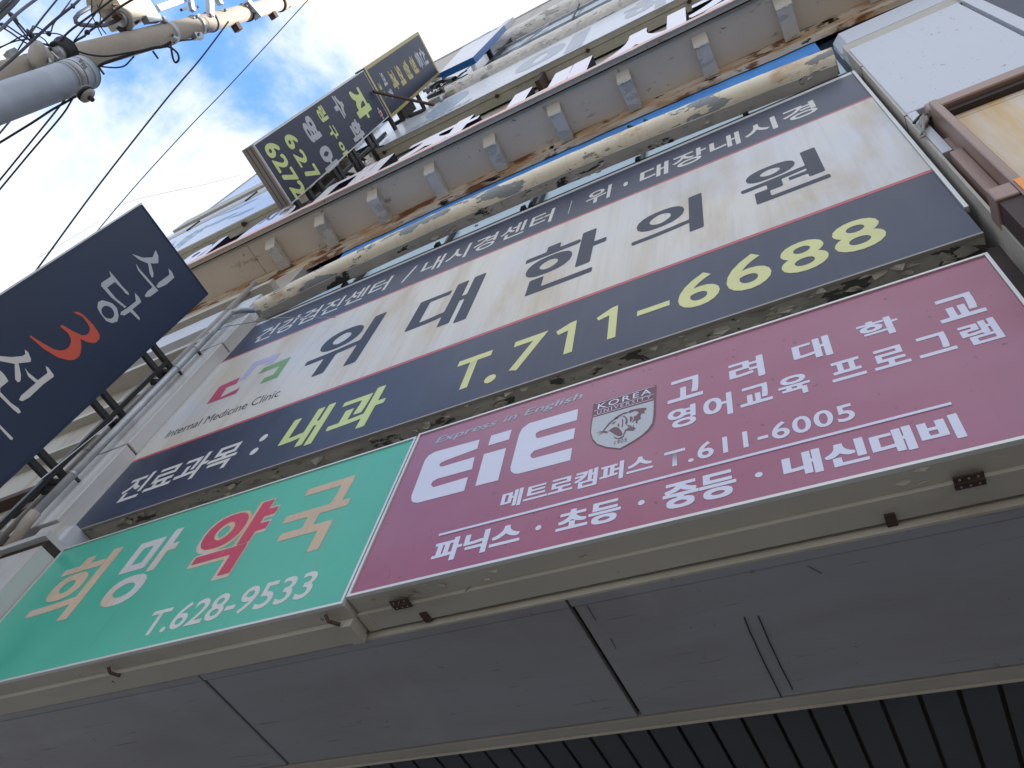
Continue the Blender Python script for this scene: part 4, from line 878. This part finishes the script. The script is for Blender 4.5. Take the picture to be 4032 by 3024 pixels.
boxo('frame_shoe', M_brown, .598, .6715, -.15, -.03, 4.30, 4.40, bf, bevel=.004)
boxo('shoe_recess', M_brownd, .606, .6715, -.14, .05, 3.95, 4.299, bf)
boxo('lower_shoe', M_brown, .60, .671, -.13, .05, 2.4, 3.94, bf)
boxo('gap_back', M_brownd, .535, .62, .06, .16, 2.4, 4.38, bf)
pa, pb_ = at(C_(2105, 1180), y=-.154), at(C_(2212, 1310), y=-.154)
boxo('orange_sun_glow', M_orangel, .680, .7055, -.156, -.1525, pb_.z - .1, pa.z, bf)  # thin plate painting the warm sun glow on the frame edge
# rope knot
rk = thing('rope_knot', 'frayed grey rope knot with a loop, hanging at the white panel joint', 'rope', tuple(at(ZW(1300, 620), y=-.075)))
def rw(pts, r, m, nm): MB().tube([at(ZW(*p), y=-.075 + random.uniform(-.006, .002)) for p in pts], r, 8).build(nm, m, rk, True)
rw([(1380, 560), (1310, 580), (1260, 640), (1235, 720), (1270, 800), (1340, 780), (1385, 700), (1380, 620), (1320, 600), (1300, 700), (1310, 800), (1300, 900), (1290, 970)], .008, M_rope, 'knot')
rw([(1330, 600), (1250, 700), (1290, 810), (1360, 740), (1390, 640), (1300, 640), (1280, 760)], .009, M_rope, 'knot')
rw([(1290, 970), (1230, 1000), (1200, 1050), (1260, 1065), (1330, 1030), (1335, 985), (1290, 965)], .005, M_rope, 'loop')
rw([(1330, 600), (1260, 560), (1200, 620), (1140, 690), (1100, 740), (1140, 735)], .007, M_cable, 'black_tie')
rw([(1380, 600), (1440, 600), (1460, 640)], .006, M_cable, 'black_tie')

# ------------------------------------------------------------------ poles
def T(p, t): return CAM + ray(*p) * t
s0 = T((170, 345), 4.5)
sp = thing('steel_pole', 'galvanised grey steel pole, nearer and lower one at the left edge', 'pole', (s0.x, s0.y, 0))
ztop = at((350, 304), x=s0.x).z
MB().tube([(s0.x, s0.y, 0), (s0.x, s0.y, ztop)], .1, 48).build('shaft', M_steelp, sp, True)
MB().tube([(s0.x, s0.y, ztop), (s0.x, s0.y, ztop + .015), (s0.x, s0.y, ztop + .03)], [.103, .09, .05], 48).build('top_cap', M_steelp, sp, True)
for dz, r in ((-.05, .1025), (-.13, .1035), (-.20, .103)):
    MB().tube([(s0.x, s0.y, ztop + dz - .004), (s0.x, s0.y, ztop + dz + .004)], r, 48).build('band', M_gcable if dz == -.13 else M_galv, sp, True)
MB().tube([(s0.x, s0.y, ztop - .18), (s0.x, s0.y, ztop - .10)], .1025, 48).build('strap', M_galv, sp, True)
def pnt(f, uv, t): return T(f(*uv), t)
for k, (u, v) in enumerate(((1030, 810), (1060, 850), (1085, 890))):
    a = pnt(ZA, (u, v), 4.42); MB().beam(a, a + Vector((.022, -.008, .01)), .012, .012).build('bolt', M_galv, sp)
ins = thing('insulator', 'white spool insulator bolted under the top band of the steel pole', 'insulator', tuple(pnt(ZA, (1110, 1210), 4.5)))
a, b_ = pnt(ZA, (1060, 1170), 4.5), pnt(ZA, (1160, 1260), 4.5); d_ = (b_ - a)
MB().tube([a, a + d_ * .2, a + d_ * .4, a + d_ * .6, a + d_ * .8, b_], [.02, .05, .03, .03, .05, .03], 16).build('spool', M_porc, ins, True)
MB().tube([a + d_ * .38, a + d_ * .62], .052, 14).build('black_wrap', M_cable, ins, True)
MB().tube([b_, b_ + d_ * .45], .014, 8).build('bolt', M_rustb, ins)
# concrete pole
q1 = T((425, 195), 11.0)
best = min(((T((790, 97), t) - q1).xy.length, t) for t in [11 + .02 * k for k in range(150)])[1]
q2 = T((790, 97), best)
ax = (q2 - q1).normalized()
def onp(f, uv):
    """point on the concrete pole's axis nearest the line of sight through a photo point"""
    d = ray(*f(*uv)).normalized(); w0 = CAM - q1; a_, b2_, c_ = 1, d.dot(ax), 1; dd, ee = d.dot(w0), ax.dot(w0)
    return q1 + ax * ((ee - b2_ * dd) / (1 - b2_ * b2_))
cp = thing('concrete_pole', 'tall tapering concrete utility pole leaning slightly, carrying the hardware at the upper left', 'utility pole', tuple(q1 - ax * (q1.z / ax.z)))
base = q1 - ax * (q1.z / ax.z); top = q2 + ax * 5.5
MB().tube([base, q1, q2, top], [.235, .172, .152, .12], 40).build('shaft', M_conc, cp, True)
def band_at(f, uv, r, h, m, nm='band', par=cp):
    c = onp(f, uv); return MB().tube([c - ax * h / 2, c + ax * h / 2], r, 32).build(nm, m, par, True)
band_at(A, (1080, 190), .176, .10, M_galv); band_at(A, (1255, 130), .172, .07, M_galv); band_at(A, (1350, 110), .168, .03, M_gcable); band_at(A, (1590, 60), .165, .06, M_rustb)
band_at(A, (200, 400), .19, .12, M_galv); band_at(A, (1800, 0), .16, .06, M_rustb)
def tp(f, uv, off=0): 
    d = ray(*f(*uv)); c = onp(f, uv); t_ = (c - CAM).dot(ray(2016, 1512).normalized()); return CAM + d * (t_ + off)
hw = thing('crossarm_hardware', 'steel crossarm struts and channel brackets clamped to the concrete pole', 'pole hardware', tuple(q2))
def bm(f, p, q_, w_, h_, m, nm, off=0, par=None): return MB().beam(tp(f, p, off), tp(f, q_, off), w_, h_).build(nm, m, par or hw)
bm(ZP, (620, 210), (610, -60), .10, .10, M_galv, 'strut', -.2); bm(ZP, (385, 140), (355, -60), .07, .07, M_galv, 'strut'); bm(ZP, (750, 60), (700, -50), .09, .09, M_galv, 'strut', .1)
bm(ZP, (-60, 110), (280, -10), .10, .05, M_galv, 'crossarm', .1); bm(ZP, (1075, 20), (1250, 220), .16, .12, M_galv, 'channel', -.25)
bm(ZP, (910, 270), (990, 400), .13, .12, M_rustb, 'channel'); bm(ZP, (1390, 130), (1460, 240), .13, .12, M_rustb, 'channel'); bm(ZP, (1560, -20), (1640, 100), .13, .12, M_rustb, 'channel')
bm(ZP, (60, 440), (180, 480), .07, .1, M_galv, 'clamp_lug', -.15); bm(ZP, (400, 470), (500, 470), .10, .1, M_galv, 'clamp_lug', -.1); bm(ZP, (390, 250), (460, 200), .08, .03, M_galv, 'clamp_lug', -.2)
bm(ZP, (100, 520), (30, 600), .05, .05, M_rustb, 'clamp_lug'); bm(ZP, (570, 390), (640, 395), .07, .05, M_gcable, 'clamp_lug', -.1); bm(ZP, (0, 230), (30, 300), .09, .06, M_galv, 'clamp_lug', -.2)
bm(ZP, (240, 130), (310, 100), .04, .04, M_cable, 'bolt'); bm(ZP, (450, 90), (400, 130), .05, .04, M_gcable, 'bolt'); bm(ZA, (1860, 200), (1990, 160), .16, .12, M_galv, 'clamp_lug', -.1); bm(ZA, (1880, 260), (2050, 240), .12, .10, M_galv, 'clamp_lug', -.15)
bm(ZA, (100, 720), (200, 680), .10, .08, M_galv, 'clamp_lug')
for p, q_ in (((1980, 660), (2050, 760)), ((1280, 870), (1350, 965))): bm(ZA, p, q_, .022, .022, M_cable, 'step_bolt')
for (u, v) in ((125, 450), (440, 210), (620, 205), (1080, 70), (1240, 120), (460, 440), (805, 125), (1190, 170)): bm(ZP, (u, v), (u + 14, v + 10), .045, .045, M_gcable, 'nut', -.28)
MB().tube([tp(ZP, p, -.12) for p in ((200, 480), (350, 430), (500, 340), (700, 290), (820, 190), (900, 120), (1020, 80))], .012, 6).build('pole_cable', M_gcable, hw, True)
MB().tube([tp(ZP, p, -.05) for p in ((130, 545), (260, 525), (370, 515), (500, 450), (570, 400), (700, 365), (880, 315), (1000, 250), (1160, 210), (1370, 150), (1480, 110), (1560, 60))], .013, 6).build('pole_cable', M_cable, hw, True)
# transformer
tr = thing('transformer', 'beige pole transformer with ribbed bushing hanging beside the concrete pole', 'transformer', tuple(tp(A, (800, 60))))
c0 = tp(A, (800, 70), .1)
up_ = ax; sx = Vector((1, 0, 0)); sx = (sx - up_ * sx.dot(up_)).normalized(); sy = up_.cross(sx)
def obox(c, hx, hy, hz, nm, m, par, bev=.02):
    b = MB(); vs = [c + sx * a * hx + sy * b2_ * hy + up_ * c_ * hz for c_ in (-1, 1) for a, b2_ in ((-1, -1), (1, -1), (1, 1), (-1, 1))]
    return b.add(vs, [(0, 3, 2, 1), (4, 5, 6, 7), (0, 1, 5, 4), (1, 2, 6, 5), (2, 3, 7, 6), (3, 0, 4, 7)]).build(nm, m, par, bevel=bev)
obox(c0, .20, .20, .30, 'tank', M_tank, tr); obox(c0 + up_ * .42, .17, .17, .12, 'control_box', M_shield, tr)
cc = tp(A, (800, 125), -.12)
MB().tube([cc, cc - up_ * .05], .17, 24).build('base_plate', M_porc, tr, True); MB().tube([cc - up_ * .05, cc - up_ * .09], [.12, .08], 24).build('base_boss', M_galv, tr, True)
r0, r1_ = tp(A, (705, 20)), tp(A, (600, 25)); dd = r1_ - r0; n = 16
MB().tube([r0 + dd * (k / n) for k in range(n + 1)], [(.15 if k % 2 else .125) * (1 - .2 * k / n) for k in range(n + 1)], 20).build('ribbed_bushing', M_tank, tr, False)
MB().tube([tp(A, p) for p in ((590, 40), (560, 60), (510, 90), (487, 120), (492, 145), (520, 160), (600, 167), (680, 163), (740, 140), (775, 120))], .03, 10).build('looped_cable', M_gcable, tr, True)
for k in range(6): 
    a = tp(ZA, (1470 + 18 * (k % 3), 60 + 55 * (k // 3)), -.2); obox(a, .012, .012, .02, 'fitting', M_brownd, tr, 0)
bm(ZA, (1620, 340), (1760, 230), .10, .05, M_porc, 'fitting', -.1, tr); bm(ZA, (1480, 180), (1560, 240), .10, .08, M_rustb, 'fitting', -.2, tr); bm(ZA, (1580, 385), (1640, 320), .12, .12, M_cable, 'fitting', 0, tr)
bm(ZA, (1760, 300), (1900, 120), .04, .04, M_cable, 'fitting', 0, tr)
# strain insulators on the pole
for (u, v, u2, v2, lab) in ((560, 740, 440, 700, 'beige strain insulator bolted to the pole just above the steel pole top'), (790, 680, 880, 640, 'dark taped strain insulator with a grey boot, right of the beige one')):
    t = thing('insulator', lab, 'insulator', tuple(tp(ZA, (u, v), -.5)))
    a, b_ = tp(ZA, (u, v), -.5), tp(ZA, (u2, v2), -.5); d_ = b_ - a
    MB().tube([a - d_ * .3, a, a + d_ * .3, a + d_ * .7, b_], [.05, .13, .12, .17, .1], 18).build('body', M_porc if u < 700 else M_cable, t, True)
    MB().tube([a - d_ * .7, a - d_ * .2], .09, 14).build('boot', M_porc if u < 700 else M_galv, t, True)
obj_ = bm(ZA, (560, 830), (780, 750), .3, .06, M_galv, 'mount_plate', -.35); 
for (a, b_) in (((600, 690), (640, 820)), ((650, 680), (750, 770))): bm(ZA, a, b_, .05, .03, M_galv, 'mount_arm', -.6)

# ------------------------------------------------------------------ overhead cables
WG = 'overhead cables crossing the sky at the upper left'
def cable(pts, f, t0, t1, r, label, m=None, smooth_n=1):
    P = [Vector((p[0], p[1], 0)) for p in pts]; o = []
    n = len(P)
    for k, p in enumerate(P):
        o.append(T(f(p.x, p.y), t0 + (t1 - t0) * k / max(1, n - 1)))
    # subdivide with a Catmull-Rom
    qv = []
    for i in range(n - 1):
        p0, p1, p2, p3 = o[max(i - 1, 0)], o[i], o[i + 1], o[min(i + 2, n - 1)]
        for s in range(5):
            u = s / 5; qv.append(.5 * ((2 * p1) + (p2 - p0) * u + (2 * p0 - 5 * p1 + 4 * p2 - p3) * u * u + (3 * p1 - p0 - 3 * p2 + p3) * u ** 3))
    qv.append(o[-1])
    off = lambda q: not (0 <= f(q.x, q.y)[0] <= 4032 and 0 <= f(q.x, q.y)[1] <= 3024)
    if off(P[0]): qv.insert(0, qv[0] + (qv[0] - qv[1]).normalized() * 9)
    if off(P[-1]): qv.append(qv[-1] + (qv[-1] - qv[-2]).normalized() * 9)
    t = MB().tube(qv, r * (.68 if f is ZA else .9), 7).build('overhead_cable', m or M_cable, None, True)
    return tag(t, label, 'cable', WG)
cable([(-120, 990), (0, 900), (200, 730), (400, 545), (700, 270), (960, 60), (1060, -40)], ZA, 8, 9.5, .024, 'thickest black cable, from the left edge up across the pole hardware')
cable([(-100, 300), (0, 205), (90, 120), (170, 40), (240, -40)], ZA, 6, 6.5, .036, 'thick black cable bundle in the top left corner')
cable([(-120, 160), (0, 80), (110, -30)], ZA, 6, 6.3, .03, 'second thick black bundle in the very corner, above the other')
cable([(-80, 430), (0, 385), (190, 205), (330, 90), (480, -20)], ZA, 7, 7.6, .022, 'grey sleeved cable parallel to the corner bundle', M_gcable)
cable([(380, 450), (560, 215), (760, -30)], ZA, 9, 9.5, .016, 'straight black cable ending at the splice left of the transformer')
cable([(200, 700), (400, 390), (450, 340), (640, 420), (700, 300), (880, 60), (950, -40)], ZA, 10, 10.4, .014, 'thin black cable bending beside the thickest one')
cable([(640, 640), (760, 550), (900, 405), (1120, 240), (1300, 110), (1470, -20)], ZA, 9.6, 10, .02, 'black cable running to the upper edge in front of the ribbed bushing')
cable([(960, 530), (1110, 340), (1220, 200), (1300, 60), (1340, -30)], ZA, 9.8, 10, .014, 'thin black cable just right of the bushing cable')
cable([(880, 600), (1000, 520), (1090, 470), (1140, 420), (1300, 300), (1500, 130), (1740, -20)], ZA, 9.8, 10.2, .022, 'wrapped black cable leaving the dark taped insulator up to the right')
cable([(80, 140), (210, 270), (350, 430), (480, 580), (640, 700)], ZA, 9, 10, .018, 'dropping black cable from the corner splice to the pole')
cable([(160, 240), (300, 420), (420, 560), (560, 650)], ZA, 9, 10, .016, 'second dropping cable beside the corner splice')
cable([(-20, 300), (100, 340), (250, 440), (430, 540), (650, 580)], ZA, 9.2, 10, .015, 'black cable dropping from the left edge to the pole')
cable([(30, 355), (150, 430), (290, 530), (420, 600), (520, 660)], ZA, 9.2, 10, .015, 'lower of the parallel cables dropping from the left edge')
cable([(-60, 650), (120, 560), (260, 520), (420, 510), (560, 570), (660, 610)], ZA, 9.4, 10, .013, 'slack cable curving in from the left edge over the pole')
cable([(-40, 625), (100, 570), (260, 480), (430, 440), (620, 430), (750, 440), (850, 480), (940, 540)], ZA, 9.4, 10, .012, 'slack cable arching above the splices')
cable([(400, 420), (560, 500), (640, 600), (660, 640)], ZA, 9.8, 9.9, .012, 'short jumper cable between splice and insulator')
cable([(1190, -30), (1190, 180), (1240, 300), (1320, 460)], ZA, 10, 10.5, .011, 'thin cable hanging from the bushing onto the pole')
cable([(1260, 60), (1300, 200), (1300, 330), (1375, 440)], ZA, 10, 10.5, .011, 'second thin hanging cable right beside the first')
cable([(0, 960), (280, 1700 - 60), (330, 1659)], ZA, 5.5, 6, .001, 'hairline wire at the left edge') if False else None
cable([(-20, 935), (200, 800), (330, 715), (420, 665), (480, 630), (520, 615)], A, 4.7, 4.6, .008, 'upper black drop wire meeting the insulator under the steel pole')
cable([(-20, 1190), (200, 920), (350, 735), (450, 605)], A, 5.2, 5.2, .0065, 'left of the two parallel drop wires below the steel pole')
cable([(-20, 1250), (200, 985), (400, 750), (470, 640), (510, 590)], A, 5.2, 4.9, .0065, 'right of the two parallel drop wires below the steel pole')
cable([(-20, 885), (60, 790), (95, 745)], A, 6, 6, .008, 'short piece of wire under the steel pole at the left edge', M_gcable)
cable([(590, 490), (640, 430), (700, 400), (820, 360), (880, 340), (960, 320), (1000, 310), (1060, 300), (1110, 270)], A, 10.4, 10.4, .024, 'black cable clipped along the underside of the concrete pole')
cable([(640, 430), (700, 436), (760, 438), (810, 425), (850, 385), (870, 365)], A, 10.4, 10.4, .012, 'thin cable sagging below the concrete pole')
cable([(1070, 300), (1110, 310), (1150, 345), (1158, 385), (1140, 405), (1125, 390), (1115, 350), (1105, 285)], A, 10.4, 10.4, .016, 'black cable loop hanging under the concrete pole')
cable([(450, 310), (560, 350), (680, 365), (790, 350), (900, 330)], A, 10.2, 10.3, .014, 'dark cable drooping across the face of the concrete pole')
cable([(1480, 140), (1300, 380), (1080, 640), (640, 1200), (280, 1690), (100, 1930)], A, 12, 10, .013, 'long straight dark wire crossing the clouds, left one')
cable([(2000, -5), (1500, 540), (1230, 820), (900, 1180), (620, 1510), (480, 1700)], A, 14, 12, .009, 'long straight thin wire crossing the clouds, right one')
cable([(1600, 1120), (1350, 1190), (830, 1310), (600, 1460), (250, 1670)], A, 22, 20, .006, 'very faint pale wire low in the clouds', M_gw)
SPL = ['taped splice under the corner cable bundle, uppermost at the far left', 'taped splice touching the left picture edge', 'small splice on the slack cable above the pole', 'splice where the dropping cables cross, left of the thickest cable', 'splice just below the crossing of the dropping cables', 'splice right above the dark taped insulator', 'small splice high on the thickest black cable', 'tiny splice on the thin hanging cables under the bushing', 'long splice ending at the beige strain insulator', 'splice on the wrapped cable right of the insulators']
for (u, v, u2, v2) in ((95, 145, 230, 270), (0, 305, 80, 355), (600, 430, 660, 440), (350, 380, 450, 520), (380, 560, 520, 620), (640, 590, 740, 545), (920, 90, 965, 70), (1240, 290, 1265, 320), (480, 600, 600, 680), (1100, 440, 1160, 400)):
    a, b_ = T(ZA(u, v), 9.6), T(ZA(u2, v2), 9.6)
    t = MB().tube([a, (a * .7 + b_ * .3), (a * .3 + b_ * .7), b_], [.012, .03, .034, .012], 8).build('cable_splice', M_cable, None, True)
    tag(t, SPL.pop(0), 'splice', 'splices on the overhead cables')
